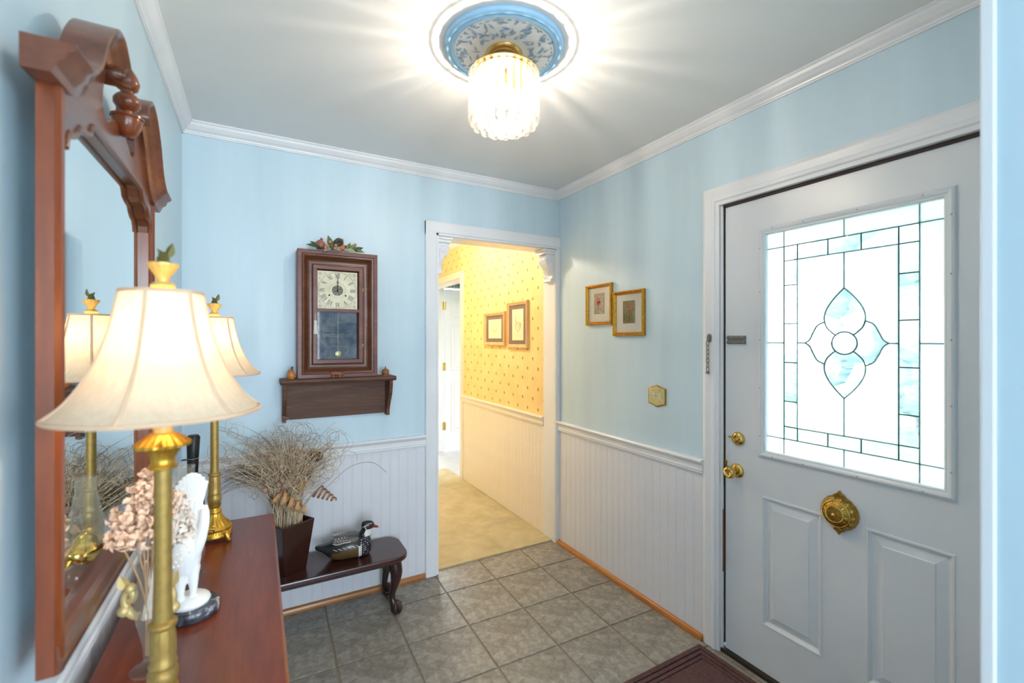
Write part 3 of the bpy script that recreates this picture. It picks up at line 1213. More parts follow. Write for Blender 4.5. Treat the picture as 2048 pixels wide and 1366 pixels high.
ux, uz = -.243, 1.846
m = MB().lathe([(.0001, 0), (.010, 0), (.018, .008), (.024, .020), (.026, .032), (.026, .036), (.029, .038), (.029, .042), (.018, .046), (.009, .050), (.009, .054), (.017, .058), (.0235, .068), (.0235, .078), (.018, .087), (.011, .092), (.011, .096), (.019, .102), (.022, .114), (.018, .128), (.010, .142), (.0001, .150)], 28, (ux, YC, uz - .014))
ur = m.obj('finial_urn', MIRW, MR, smooth=True)

# ---- table lamps
lam = thing('table_lamp', 'brass candlestick lamp with a cream bell shade beside the vase of dried peach flowers', 'lamp', (-.126, .862, TZ), 0, 'brass candlestick lamps on the console')


SEAM0 = math.radians(16)


def PNL(a):
    return 1 - .035 * abs(math.sin(3 * (a - SEAM0)))


def build_lamp(L):
    # foot: fluted dish on four scroll feet
    m = MB().lathe([(.0001, .014), (.046, .014), (.048, .017), (.048, .021), (.045, .024), (.045, .034), (.049, .037), (.050, .041), (.047, .045)], 48)
    m.obj('base', GOLD, L, smooth=True)
    m = MB()
    for k in range(40):
        a = 2 * PI * k / 40
        m.ball((.0455 * math.cos(a), .0455 * math.sin(a), .029), .0026, 6, 4)
    m.obj('beading', GOLD, L, smooth=True)
    m = MB().lathe([(.047, .044), (.046, .047), (.040, .052), (.030, .062), (.022, .076), (.0185, .086), (.020, .089), (.020, .093), (.016, .097), (.0155, .105), (.019, .110), (.019, .113)], 96, (0, 0, 0), 'Z', lambda k, a: 1 + (.055 * abs(math.cos(8 * a)) - .03 if 1 < k < 6 else 0))
    m.obj('fluted_foot', GOLD, L, smooth=True)
    for k in range(4):
        a = PI / 4 + k * PI / 2
        pts = [(.040, .026), (.048, .024), (.053, .016), (.057, .008), (.064, .005)]
        mm = MB()
        mm.tube([(r * math.cos(a), r * math.sin(a), z) for r, z in spline(pts, 4)], [.011, .011, .011, .0105, .010, .0095, .009, .009, .0085, .008, .0075, .007, .006, .0055, .005, .0045, .004], 8)
        mm.obj('foot', GOLD, L, smooth=True)
    m = MB().lathe([(.013, .112), (.0175, .118), (.0195, .128), (.0195, .138), (.017, .144), (.018, .147), (.0185, .150), (.0165, .154), (.0175, .170), (.0165, .190), (.0150, .203), (.0180, .206), (.0185, .209), (.0180, .212), (.0125, .215), (.0116, .25), (.0112, .44), (.0112, .448)], 48, (0, 0, 0), 'Z', lambda k, a: 1 - (.05 * abs(math.sin(6 * a)) if k in (8, 9, 10) else 0))
    m.obj('column', GOLDD, L, smooth=True)
    m = MB().lathe([(.0125, .462), (.0180, .464), (.0185, .468), (.015, .472), (.0155, .480), (.020, .490), (.0235, .495), (.0335, .497), (.0345, .502), (.029, .507), (.024, .511), (.018, .516), (.014, .518)], 64, (0, 0, 0), 'Z', lambda k, a: 1 + (.13 * abs(math.cos(9 * a)) - .07 if k in (5, 6, 7, 8, 9, 10) else 0))
    m.v = [(a, b, c - .018) for a, b, c in m.v]
    m.obj('candle_cup', GOLD, L, smooth=True)
    MB().lathe([(.0125, .494), (.0125, .575), (.004, .58), (.004, .712)], 20).obj('candle_sleeve', plain('ivory_gold_sleeve', (214, 172, 96), .5), L, smooth=True)
    MB().ball((0, 0, .632), .021, 14, 9, (1, 1, 1.35)).obj('bulb', LBULB, L, smooth=True)
    prof = spline([(.131, .530), (.110, .549), (.091, .577), (.0755, .610), (.0640, .646), (.0565, .680), (.0510, .712)], 5)
    sh = MB().lathe(prof, 96, (0, 0, 0), 'Z', lambda k, a: PNL(a), cap=False).obj('lamp_shade', SHADE, L, smooth=True, auto=False)
    for k in range(6):
        a = k * PI / 3 + SEAM0
        mm = MB().tube([((r + .0002) * math.cos(a) * (PNL(a)), (r + .0002) * math.sin(a) * (PNL(a)), z) for r, z in prof], .0030, 6)
        mm.obj('seam', SHTRIM, sh, smooth=True)
    for r, z, rr in ((.131, .530, .0035), (.0510, .712, .0030)):
        m = MB()
        m.tube([(r * math.cos(a) * (PNL(a)), r * math.sin(a) * (PNL(a)), z) for a in [2 * PI * k / 64 for k in range(65)]], rr, 6)
        m.obj('rim', SHTRIM, sh, smooth=True)
    m = MB()
    for k in range(3):
        a = 2 * PI * k / 3
        m.tube([(0, 0, .711), (.0505 * math.cos(a), .0505 * math.sin(a), .711)], .0012, 5)
    m.obj('spider', BRASS, L)
    m = MB().lathe([(.010, .722), (.0135, .728), (.016, .733), (.014, .737), (.0085, .739), (.008, .743), (.011, .750), (.016, .758), (.0195, .764), (.0195, .767), (.012, .768)], 48, (0, 0, 0), 'Z', lambda k, a: 1 + (.08 * abs(math.cos(6 * a)) - .04 if k > 6 else 0))
    m.v = [(a, b, c - .011) for a, b, c in m.v]
    m.obj('finial_cup', FING, L, smooth=True)
    m = MB()
    for k in range(3):
        m.lathe([(.009 - k * .002, 0), (.0105 - k * .002, .003), (.007 - k * .002, .007)], 12, (0, 0, .766 + k * .006))
    m.leaf((.003, 0, .776), (.35, .2, 1), (.7, -.7, 0), .026, .014, .3)
    m.leaf((-.002, 0, .778), (-.5, .1, 1), (.7, .7, 0), .013, .008, .3)
    m.v = [(a, b, c - .011) for a, b, c in m.v]
    m.obj('finial_bud', plain('olive_bronze', (104, 98, 52), .5, .4), L, smooth=True)


LBULB = emit('lit_lamp_bulb', (1.0, 0.80, 0.52), 2.0)
FING = plain('gold_resin_finial', (222, 180, 100), .4, .3, .15, 60)
build_lamp(lam)
lam2 = lam.copy()
COL.objects.link(lam2)
lam2.location = (-.122, 1.742, TZ)
lam2['label'] = 'brass candlestick lamp with a cream bell shade at the console end by the bench'
for ch in list(lam.children):
    c2 = ch.copy()
    COL.objects.link(c2)
    c2.parent = lam2
    for gch in list(ch.children):
        c3 = gch.copy()
        COL.objects.link(c3)
        c3.parent = c2
LAMPC = (1.0, .74, .45)
point_light('lamp_bulb_light', (-.126, .862, TZ + .645), 0.48, LAMPC, .03)
point_light('lamp_bulb_light', (-.122, 1.742, TZ + .645), 0.48, LAMPC, .03)

# ---- oil lamp with glass chimney
OL = thing('oil_lamp', 'clear glass oil lamp with a brass burner and tall chimney', 'oil lamp', (-.170, 1.50, TZ))
OG = glass_mat('oil_lamp_glass', (.92, .96, .96), .03, .20)
MB().lathe([(.0001, 0), (.040, 0), (.042, .004), (.036, .012), (.022, .020), (.018, .028), (.026, .036), (.040, .046), (.044, .060), (.042, .076), (.030, .088), (.018, .093)], 36, (0, 0, 0), 'Z', lambda k, a: 1 + (.02 * math.cos(16 * a) if 6 < k < 11 else 0)).obj('font', OG, OL, smooth=True)
MB().lathe([(.0165, .090), (.019, .096), (.019, .104), (.024, .108), (.040, .112), (.041, .120), (.037, .128), (.026, .134), (.022, .150), (.012, .160), (.006, .164)], 32).obj('burner', BRASS, OL, smooth=True)
MB().lathe([(.003, 0), (.003, .024), (.009, .026), (.009, .029), (.0001, .030)], 12, (.036, 0, .118), 'X').obj('wick_knob', BRASS, OL, smooth=True)
MB().lathe(spline([(.030, .124), (.032, .132), (.039, .152), (.040, .170), (.034, .200), (.026, .235), (.021, .268), (.020, .290), (.022, .300)], 4), 36, cap=False).obj('chimney', OG, OL, smooth=True)

# ---- glass vase with gilt handles, dried flowers
VA = thing('glass_vase', 'slender clear vase with gold scroll handles on the console', 'vase', (-.185, 1.115, TZ))
MB().lathe([(.0001, .002), (.028, 0), (.030, .004), (.014, .010), (.008, .022), (.010, .050), (.020, .095), (.024, .130), (.021, .165), (.016, .190), (.020, .205)], 28, cap=False).obj('vase_body', OG, VA, smooth=True)
for s2 in (-1, 1):
    m = MB()
    m.tube([(s2 * a * .8, s2 * a * -.35, z) for a, z in spline([(.020, .105), (.034, .108), (.046, .122), (.050, .142), (.042, .156), (.032, .150), (.034, .138), (.041, .138)], 5)], .0075, 8)
    m.ball((s2 * .0400, s2 * -.0160, .118), .012, 8, 6)
    m.ball((s2 * .030, s2 * -.012, .160), .010, 8, 6)
    m.leaf((s2 * .036, s2 * -.014, .160), (s2 * .4, 0, 1), (0, -1, .2), .03, .02, .3)
    m.obj('handle', plain('pale_gold_leaf', (204, 180, 124), .5, .4), VA, smooth=True)
FL = thing('dried_flowers', 'bunch of dried peach hydrangea and baby breath in the gold handled vase', 'dried flowers', (-.185, 1.115, TZ))
PEACH = plain('dried_peach_petals', (236, 200, 172), .8, var=.14, vscale=50)
CREAMP = plain('dried_cream_petals', (242, 226, 212), .8, var=.12, vscale=50)
STALK = plain('dried_stalk', (168, 130, 96), .8, var=.2)
rr = random.Random(3)
for h, (cx, cy, cz, r, mat) in enumerate([(.0, -.005, .345, .032, PEACH), (-.026, -.012, .300, .030, PEACH), (.022, .012, .315, .032, PEACH), (-.008, -.012, .270, .030, PEACH), (.036, .032, .275, .028, CREAMP), (.044, .055, .235, .022, CREAMP), (-.040, -.022, .268, .018, PEACH), (.006, .016, .372, .018, PEACH)]):
    m = MB()
    for k in range(110):
        th, ph = math.acos(1 - 1.75 * rr.random()), 2 * PI * rr.random()
        d = Vector((math.sin(th) * math.cos(ph), math.sin(th) * math.sin(ph), math.cos(th)))
        p = Vector((cx, cy, cz)) + d * r * rr.uniform(.55, 1.02)
        q = Vector((rr.gauss(0, 1), rr.gauss(0, 1), rr.gauss(0, 1)))
        m.leaf(p, d * .4 + q * .6, d, rr.uniform(.009, .015), rr.uniform(.009, .013), .35, .2, 3)
    m.obj('flower_head', mat, FL, smooth=True)
    x0, yy0 = rr.gauss(0, .004), rr.gauss(0, .004)
    MB().tube(bez((x0, yy0, .03), (x0, yy0, .16), (cx * .5, cy * .5, .2), (cx, cy, cz), 8), .0018, 5).obj('stem', STALK, FL, smooth=True)
m = MB()
for k in range(40):
    a = rr.uniform(-.4, 1.6)
    R = rr.uniform(.02, .06)
    e = (R * math.cos(a), R * math.sin(a), rr.uniform(.2, .33))
    m.tube(bez((rr.gauss(0, .004), rr.gauss(0, .004), .10), (0, 0, .19), (e[0] * .6, e[1] * .6, .2), e, 5), .0008, 4)
    for q in range(4):
        m.ball((e[0] + rr.gauss(0, .007), e[1] + rr.gauss(0, .007), e[2] + rr.gauss(0, .007)), .0028, 5, 3)
o = m.obj('filler_sprigs', CREAMP, FL)
o['kind'] = 'stuff'

# ---- white figurine on marble base
FG = thing('figurine', 'white winged figurine on a dark marble base on the console', 'figurine', (-.135, 1.295, TZ))
t = NT('dark_veined_marble')
v = t.coords()
n = t.noise(v, 30, 6, .7, 1.2)
t.link(t.ramp(n.outputs[0], [(.40, lin((44, 46, 54))), (.58, lin((84, 86, 96))), (.70, lin((224, 224, 228)))]), t.b.inputs['Base Color'])
t.b.inputs['Roughness'].default_value = .2
MB().lathe([(.0001, 0), (.052, 0), (.055, .003), (.055, .020), (.051, .025), (.0001, .025)], 40).obj('marble_base', t.m, FG, smooth=True)
ALAB = plain('white_alabaster', (240, 238, 236), .38, var=.02)
m = MB()
m.ball((-.004, 0, .032), .042, 18, 8, (1, 1, .42))
m.tube(spline([(-.020, -.016, .03), (-.021, -.016, .065), (-.018, -.008, .105)], 4), [.0085, .0085, .0085, .009, .010, .011, .013, .016, .019], 10)
m.tube(spline([(.002, -.012, .03), (.004, -.012, .07), (.000, -.004, .11)], 4), [.007, .007, .0075, .008, .009, .011, .013, .016, .018], 10)
m.tube(spline([(-.030, .012, .03), (-.026, .012, .08), (-.016, .006, .13)], 4), [.012, .011, .011, .012, .013, .015, .017, .019, .021], 10)
m.tube(spline([(-.013, .002, .100), (-.014, 0, .135), (-.012, 0, .170), (-.006, .002, .205)], 4), [.024, .028, .030, .032, .033, .034, .034, .033, .032, .031, .029, .026, .022], 16)
m.tube(spline([(-.03, -.012, .16), (-.040, -.014, .135), (-.044, -.012, .105)], 4), [.012, .012, .011, .011, .010, .009, .008, .007, .005], 10)
# the second wing tip, rounded and close to the body
m.tube(spline([(.006, -.012, .145), (.018, -.016, .180), (.025, -.017, .215), (.026, -.016, .246)], 4), [.014, .014, .0138, .0135, .013, .0125, .012, .0118, .0115, .011, .0105, .010, .008], 12)
# raised wing: two ranks of feathers
for rank, (lo, n_, sc) in enumerate(((.19, 9, 1.0), (.175, 7, .66))):
    for k in range(n_):
        tt = k / (n_ - 1)
        bx, bz = -.014 + .016 * tt, lo + .004 * k * sc
        ex = -.030 + .060 * tt
        ez = lo + sc * (.085 + .055 * math.sin(PI * (.18 + .62 * tt)))
        m.tube([(bx, .004 - rank * .006, bz), ((bx + ex) / 2, .002 - rank * .010, (bz + ez) / 2), (ex, -.002 - rank * .010, ez)], [.010, .0088, .0042], 8)
fo = m.obj('figure', ALAB, FG, smooth=True, auto=False)
rm = fo.modifiers.new('remesh', 'REMESH')
rm.mode = 'VOXEL'
rm.voxel_size = .0020
rm.use_smooth_shade = True
smd = fo.modifiers.new('smooth', 'SMOOTH')
smd.factor = .6
smd.iterations = 2

# ---- umbrella in the corner
UM = thing('umbrella', 'black closed umbrella standing in the corner behind the console', 'umbrella', (-.235, 2.28, 0))
MB().tube([(0, 0, .80), (0, 0, .86), (.001, 0, .93), (.002, 0, 1.0), (.002, 0, 1.008)], [.019, .019, .021, .024, .018], 14).obj('handle', BLACK, UM, smooth=True)
MB().lathe([(.0001, 0), (.007, 0), (.006, .003), (.0001, .004)], 12, (0, 0, 0), 'Y').xf(Matrix.Translation((.004, -.019, .885)) @ Matrix.Rotation(PI, 4, 'Z')).obj('button', plain('grey_button', (120, 120, 122), .4), UM)
MB().lathe([(.005, 0), (.006, .06), (.018, .10), (.030, .40), (.036, .70), (.040, .79), (.034, .815), (.020, .82)], 48, (0, 0, 0), 'Z', lambda k, a: 1 + (.16 * math.cos(9 * a + k * .4) if k > 2 else 0)).obj('folded_canopy', plain('black_nylon', (22, 22, 25), .7), UM, smooth=True)
MB().tube([(.02 * math.cos(a) + .001, .02 * math.sin(a), .915 + .003 * math.sin(a)) for a in [2 * PI * k / 16 for k in range(17)]], .0012, 5).obj('wrist_cord', plain('pale_cord', (170, 164, 150), .7), UM)

# ---- clock shelf
SZ = 1.206
SH = thing('wall_shelf', 'dark walnut bracket shelf under the clock', 'shelf', (0, 0, 0))
m = MB().prism([(YB, SZ), (2.461, SZ), (2.455, SZ - .006), (2.455, SZ - .014), (2.463, SZ - .025), (YB, SZ - .025)], 'X', .094, .656)
m.obj('shelf_board', WALNUT, SH, bevel=.004)
MB().box(.122, .628, YB - .016, YB, .992, SZ - .025).obj('back_panel', WALNUT, SH)
bp = [(YB, SZ - .025), (2.478, SZ - .025), (2.478, SZ - .045)] + spline([(2.480, SZ - .055), (2.492, SZ - .10), (2.525, SZ - .15), (2.548, SZ - .19)], 4) + [(2.550, .982), (YB, .982)]
for x in (.106, .624):
    MB().prism(bp, 'X', x, x + .018).obj('bracket', WALNUT, SH, bevel=.002)

# ---- ogee clock
CK = thing('wall_clock', 'antique mahogany ogee clock with a painted dial and glass tablet', 'clock', (0, 0, 0))
cx0, cx1, cz0, cz1 = .171, .562, SZ, 1.857
fc = lambda a, b, h: (a, YB - h, b)
MB().frame([(0, .002), (0, .106), (.002, .109), (.019, .109), (.021, .106), (.021, .002)], cx0, cx1, cz0, cz1, fc).obj('outer_case', CLOCKW, CK)
og = [(.021, .02), (.021, .107)] + spline([(.023, .109), (.030, .106), (.038, .096), (.046, .084), (.056, .078), (.066, .078), (.071, .080)], 3) + [(.071, .02)]
MB().frame(og, cx0, cx1, cz0, cz1, fc).obj('ogee_molding', CLOCKI, CK, smooth=True)
m = MB()
m.frame([(.0725, .02), (.0725, .088), (.074, .090), (.091, .090), (.094, .086), (.094, .02)], cx0, cx1, cz0, cz1, fc)
m.box(cx0 + .09, cx1 - .09, YB - .088, YB - .02, 1.546, 1.562)
dr = m.obj('glass_door', CLOCKW, CK)
MB().box(cx0 + .08, cx1 - .08, YB - .02, YB - .002, cz0 + .07, cz1 - .07).obj('back_board', CLOCKW, CK)
DXC, DZC, DYF = .3635, 1.659, YB - .075
t = NT('cream_painted_dial')
v = t.coords()
n = t.noise(v, 14, 3)
t.link(t.ramp(n.outputs[0], [(.3, lin((214, 206, 176))), (.7, lin((232, 226, 200)))]), t.b.inputs['Base Color'])
t.b.inputs['Roughness'].default_value = .5
dial = MB().box(.264, .463, DYF, DYF + .006, 1.560, 1.758).obj('dial', t.m, CK)
INK = plain('black_dial_ink', (34, 34, 36), .6)
FINK = plain('faded_grey_ink', (92, 94, 96), .7)


def stroke(m, p, q, w, y, wq=None):
    p, q = Vector((p[0], p[1])), Vector((q[0], q[1]))
    d = (q - p).normalized()
    nn = Vector((-d[1], d[0]))
    wq = w if wq is None else wq
    c = [p + nn * w / 2, p - nn * w / 2, q - nn * wq / 2, q + nn * wq / 2]
    b = len(m.v)
    for yy in (y, y - .0006):
        for cc in c:
            m.v.append((cc[0], yy, cc[1]))
    for qd in ((0, 3, 2, 1), (4, 5, 6, 7), (0, 1, 5, 4), (1, 2, 6, 5), (2, 3, 7, 6), (3, 0, 4, 7)):
        m.face([b + i for i in qd])


NUM = {1: 'I', 2: 'II', 3: 'III', 4: 'IIII', 5: 'V', 6: 'VI', 7: 'VII', 8: 'VIII', 9: 'IX', 10: 'X', 11: 'XI', 12: 'XII'}
for hr, s_ in NUM.items():
    m = MB()
    a = PI / 2 - hr * PI / 6
    er = Vector((math.cos(a), math.sin(a)))
    et = Vector((math.sin(a), -math.cos(a)))     # clockwise
    adv = {'I': .0060, 'V': .0125, 'X': .0125}
    tot = sum(adv[c] for c in s_)
    cur = -tot / 2
    r0, r1 = .064, .088
    cc = Vector((DXC, DZC))

    def pt(tn, r):
        return cc + er * r + et * tn
    for c in s_:
        w = adv[c]
        if c == 'I':
            stroke(m, pt(cur + w / 2, r0), pt(cur + w / 2, r1), .0022, DYF - .0003)
            for r in (r0, r1):
                stroke(m, pt(cur + .0006, r), pt(cur + w - .0006, r), .0008, DYF - .0003)
        elif c == 'V':
            stroke(m, pt(cur + .001, r1), pt(cur + w / 2, r0), .0026, DYF - .0003)
            stroke(m, pt(cur + w - .001, r1), pt(cur + w / 2, r0), .0011, DYF - .0003)
        else:
            stroke(m, pt(cur + .001, r1), pt(cur + w - .001, r0), .0026, DYF - .0003)
            stroke(m, pt(cur + w - .001, r1), pt(cur + .001, r0), .0011, DYF - .0003)
        cur += w
    m.obj('numeral', INK, dial)
m = MB()


def ring(m, x, z, r, w, n=32, y=DYF):
    for k in range(n):
        a, b = 2 * PI * k / n, 2 * PI * (k + 1) / n
        stroke(m, (x + r * math.cos(a), z + r * math.sin(a)), (x + r * math.cos(b), z + r * math.sin(b)), w, y - .0003)


ring(m, DXC, DZC, .0925, .0006, 64)
ring(m, DXC, DZC, .0955, .0006, 64)
ring(m, DXC, DZC, .040, .0005, 40)
o = m.obj('ring_print', FINK, dial)
o['kind'] = 'stuff'
for sx in (-1, 1):
    for sz in (-1, 1):
        m = MB()
        x, z = DXC + sx * .0845, DZC + sz * .0835
        ring(m, x, z, .0075, .0013, 16)
        ring(m, x, z, .0028, .0012, 10)
        for k, (dx, dz) in enumerate(((.014, -.002), (.020, .004), (.026, .003))):
            stroke(m, (x - sx * dx, z + sz * dz), (x - sx * (dx + .004), z + sz * (dz + (.005 if k % 2 else -.004))), .0014, DYF - .0003)
            stroke(m, (x - sx * dx, z + sz * dz), (x - sx * (dx + .002), z + sz * (dz - .004)), .0010, DYF - .0003)
            stroke(m, (x + sx * dz * .5, z - sz * dx), (x + sx * (dz * .5 + .004), z - sz * (dx + .005)), .0014, DYF - .0003)
            stroke(m, (x + sx * dz * .5, z - sz * dx), (x + sx * (dz * .5 - .004), z - sz * (dx + .002)), .0010, DYF - .0003)
        o = m.obj('spandrel_print', FINK, dial)
        o['kind'] = 'stuff'
t = NT('clock_movement_opening')
v = t.coords()
n = t.noise(v, 90, 3, .7)
t.link(t.ramp(n.outputs[0], [(.36, lin((34, 36, 44))), (.52, lin((82, 84, 92))), (.66, lin((160, 150, 118)))]), t.b.inputs['Base Color'])
t.b.inputs['Metallic'].default_value = .4
m = MB().lathe([(.0001, 0), (.027, 0), (.027, -.0008), (.0001, -.0009)], 32, (DXC, DYF, DZC), 'Y')
op = m.obj('movement_opening', t.m, dial)
m = MB()
for k in range(8):
    a = k * PI / 4 + .2
    stroke(m, (DXC + .005 * math.cos(a), DZC + .005 * math.sin(a)), (DXC + .022 * math.cos(a), DZC + .022 * math.sin(a)), .0022, DYF - .001)
ring(m, DXC, DZC, .022, .0016, 24, DYF - .0007)
m.obj('escape_wheel', plain('dull_brass_wheel', (138, 128, 96), .5, .6), op)
for sx in (-1, 1):
    MB().lathe([(.0001, 0), (.0046, 0), (.0046, -.0007), (.0001, -.0008)], 14, (DXC + sx * .0405, DYF, DZC - .026), 'Y').obj('winding_hole', INK, dial)
m = MB()
stroke(m, (DXC, DZC), (DXC + .0015, DZC + .086), .0032, DYF - .0050, .0012)
m.ball((DXC, DYF - .004, DZC), .005, 8, 5)
m.obj('minute_hand', INK, dial)
m = MB()
stroke(m, (DXC, DZC), (DXC + .0005, DZC + .058), .0046, DYF - .0030, .0016)
ring(m, DXC + .0004, DZC + .042, .0045, .0018, 14, DYF - .0030)
m.obj('hour_hand', INK, dial)
# tablet: dim printed paper behind glass
t = NT('faded_label_paper')
v = t.coords((1, 1, 1))
n = t.noise(v, 16, 4, .65, .8)
t.link(t.ramp(n.outputs[0], [(.34, lin((44, 66, 92))), (.5, lin((96, 102, 114))), (.66, lin((124, 126, 132)))]), t.b.inputs['Base Color'])
t.b.inputs['Roughness'].default_value = .6
tb = MB().box(.264, .463, YB - .058, YB - .02, 1.295, 1.548).obj('paper_label', t.m, CK)
m = MB()
rr = random.Random(11)
TY_ = YB - .058
for z, h, x0, x1 in ((1.466, .003, .315, .415), (1.456, .004, .318, .408), (1.437, .012, .300, .430), (1.424, .002, .33, .40), (1.408, .010, .292, .432), (1.396, .005, .312, .412), (1.384, .003, .31, .41), (1.376, .003, .31, .41)):
    x = x0
    while x < x1:
        w = h * rr.uniform(.35, .8)
        for q in range(2):
            stroke(m, (x + q * w * .6, z - h / 2), (x + q * w * .6 + rr.uniform(-.2, .2) * w, z + h / 2), max(.0007, h * .16), TY_ - .0003)
        if rr.random() < .6:
            zz = z + rr.choice((-.4, 0, .4)) * h
            stroke(m, (x, zz), (x + w * .7, zz), max(.0006, h * .13), TY_ - .0003)
        x += w * 1.45 + (h * .4 if rr.random() < .15 else 0)
for q in range(2):
    a0, a1, b0, b1 = .284 + q * .006, .443 - q * .006, 1.352 + q * .006, 1.492 - q * .006
    for p_, q_ in (((a0, b0), (a1, b0)), ((a1, b0), (a1, b1)), ((a1, b1), (a0, b1)), ((a0, b1), (a0, b0))):
        stroke(m, p_, q_, .0008, TY_ - .0003)
m.obj('faded_print', plain('faded_print_ink', (62, 62, 72), .7), tb)
MB().box(.264, .463, YB - .084, YB - .0825, 1.295, 1.548).obj('tablet_glass', CLEAR, dr)
m = MB()
m.tube([(.3675, YB - .064, 1.548), (.3675, YB - .064, 1.336)], .0008, 6)
pr = m.obj('pendulum', plain('pale_wire', (196, 188, 170), .4, .6), CK)
MB().lathe([(.0001, -.002), (.0135, -.001), (.0150, 0), (.0135, .001), (.0001, .002)], 24, (.3675, YB - .066, 1.327), 'Y').obj('bob', plain('pale_brass_bob', (222, 208, 150), .35, .5), pr, smooth=True)
m = MB()
m.tube([(.2545, YB - .093, 1.530), (.2545, YB - .095, 1.500)], .0022, 6)
m.ball((.2545, YB - .094, 1.532), .0035, 8, 6)
ts = m.obj('tassel', plain('tassel_cord', (206, 178, 156), .8), CK, smooth=True)
MB().lathe([(.004, 0), (.0075, -.006), (.0062, -.012), (.0072, -.032), (.0100, -.070), (.0001, -.070)], 20, (.2545, YB - .0975, 1.500), 'Z', lambda k, a: 1 + .06 * math.cos(10 * a)).obj('tassel_skirt', plain('white_silk_thread', (224, 218, 212), .8), ts, smooth=True)
for zz in (1.665, 1.372):
    MB().box(cx1 - .0735, cx1 - .0715, YB - .0912, YB - .085, zz - .008, zz + .008).obj('door_hinge', BRASS, CK)

# ---- fruit garland on the clock
GA = thing('fruit_garland', 'artificial fruit and leaf garland lying on top of the clock', 'garland', (.35, 2.535, cz1))
LG = [plain('olive_leaf', (112, 122, 74), .6, var=.3), plain('deep_green_leaf', (62, 82, 52), .6, var=.3), plain('pale_sage_leaf', (150, 152, 122), .6, var=.2)]
RED = plain('dusty_red_fruit', (160, 96, 84), .45, var=.25, vscale=30)
ORNG = plain('orange_fruit', (190, 118, 90), .45, var=.2, vscale=30)
PINKB = plain('pink_berry', (200, 140, 122), .5)
for (x, y, z, r, mt) in ((-.072, -.03, .030, .025, RED), (.022, -.03, .028, .026, ORNG)):
    f = MB().lathe([(.0001, -r), (r * .55, -r * .86), (r * .9, -r * .45), (r, 0), (r * .88, r * .48), (r * .5, r * .85), (r * .22, r * .98), (.0001, r)], 20, (x, y, z)).obj('fruit', mt, GA, smooth=True)
    MB().lathe([(r * .16, 0), (r * .2, r * .3), (r * .34, r * .5), (r * .2, r * .45)], 10).xf(Matrix.Translation((x, y, z + r * .85)) @ Matrix.Rotation(.6, 4, 'Y')).obj('calyx', mt, f, smooth=True)
MB().lathe([(.012, -.012), (.020, -.010), (.023, 0), (.020, .010), (.012, .012), (.008, .006), (.0001, .004)], 20).xf(Matrix.Translation((.014, -.052, .046)) @ Matrix.Rotation(PI / 2 + .35, 4, 'X')).obj('seed_cup', plain('dark_seed_cup', (64, 62, 50), .6), GA, smooth=True)
for (x, y, z) in ((-.040, -.052, .022), (-.050, -.056, .012), (-.002, -.058, .028), (-.006, -.058, .012), (.030, -.050, .060), (.098, -.03, .046), (-.028, -.05, .045)):
    MB().ball((x, y, z), .008, 8, 6).obj('berry', PINKB, GA, smooth=True)
rr = random.Random(5)
for (x, y, z, dx, dy, dz, L, w, q) in ((-.085, -.04, .012, -1, -.1, .35, .055, .026, 1), (-.075, -.05, .008, -.5, -.5, .15, .05, .028, 1), (-.09, -.02, .02, -.7, 0, .8, .04, .022, 1), (-.05, -.04, .01, -.6, -.3, .1, .05, .028, 1), (-.022, -.03, .015, -.15, -.1, 1, .07, .030, 0), (-.015, -.03, .012, .25, -.1, 1, .055, .024, 0), (-.03, -.04, .01, -.5, -.8, -.25, .05, .03, 2), (-.01, -.05, .012, .5, -.7, -.2, .045, .028, 2),
                                     (.05, -.04, .008, 1, -.4, .1, .05, .026, 2), (.075, -.03, .012, .6, -.2, .9, .05, .030, 0), (.08, -.03, .012, 1, -.2, .35, .05, .030, 1), (.095, -.03, .012, .9, -.2, .6, .05, .026, 1), (.10, -.04, .008, 1, -.5, .08, .045, .024, 0), (.115, -.03, .02, .6, 0, .5, .03, .018, 1), (.06, -.03, .015, .2, -.4, .8, .04, .022, 0), (.04, -.02, .02, .7, -.2, .8, .03, .02, 1)):
    MB().leaf((x, y, z), (dx, dy, dz), (0, -.8, .6), L, w, .25, .25, 6).obj('leaf', LG[q], GA, smooth=True)
m = MB()
m.tube(spline([(-.09, -.03, .008), (-.04, -.035, .010), (0, -.03, .008), (.05, -.035, .008), (.115, -.03, .012)], 5), .0022, 6)
m.tube(spline([(-.06, -.045, .03), (-.03, -.05, .022), (-.01, -.045, .01)], 5), .0012, 5)
m.obj('wire_stem', plain('brown_stem', (70, 54, 40), .8), GA, smooth=True)

# ---- little things on the shelf
MO = thing('mortar_jar', 'tiny orange wooden jar with a stick on the clock shelf', 'jar', (.143, 2.500, SZ))
MB().lathe([(.0001, 0), (.013, 0), (.018, .008), (.020, .018), (.018, .028), (.012, .034), (.012, .039), (.016, .042), (.016, .044), (.010, .043), (.010, .036)], 28).obj('jar_body', plain('orange_turned_wood', (196, 118, 48), .35, var=.15, coat=.3), MO, smooth=True)
MB().tube([(.002, 0, .03), (.006, 0, .062)], .0052, 10).obj('stick', plain('dark_stick_wood', (104, 62, 40), .5), MO, smooth=True)
PO = thing('lidded_pot', 'tiny brown lidded wooden pot on the clock shelf end', 'pot', (.606, 2.500, SZ))
MB().lathe([(.0001, 0), (.013, 0), (.012, .003), (.018, .010), (.021, .018), (.020, .026), (.017, .029)], 28).obj('pot_body', plain('brown_turned_wood', (146, 98, 58), .4, var=.2), PO, smooth=True)
MB().lathe([(.0195, .028), (.017, .033), (.008, .038), (.003, .040), (.0035, .045), (.0045, .048), (.0001, .050)], 28).obj('lid', plain('brown_turned_wood', (146, 98, 58)), PO, smooth=True)
PG = thing('pig_figurine', 'small carved wooden pig standing before the clock', 'figurine', (.352, 2.474, SZ))
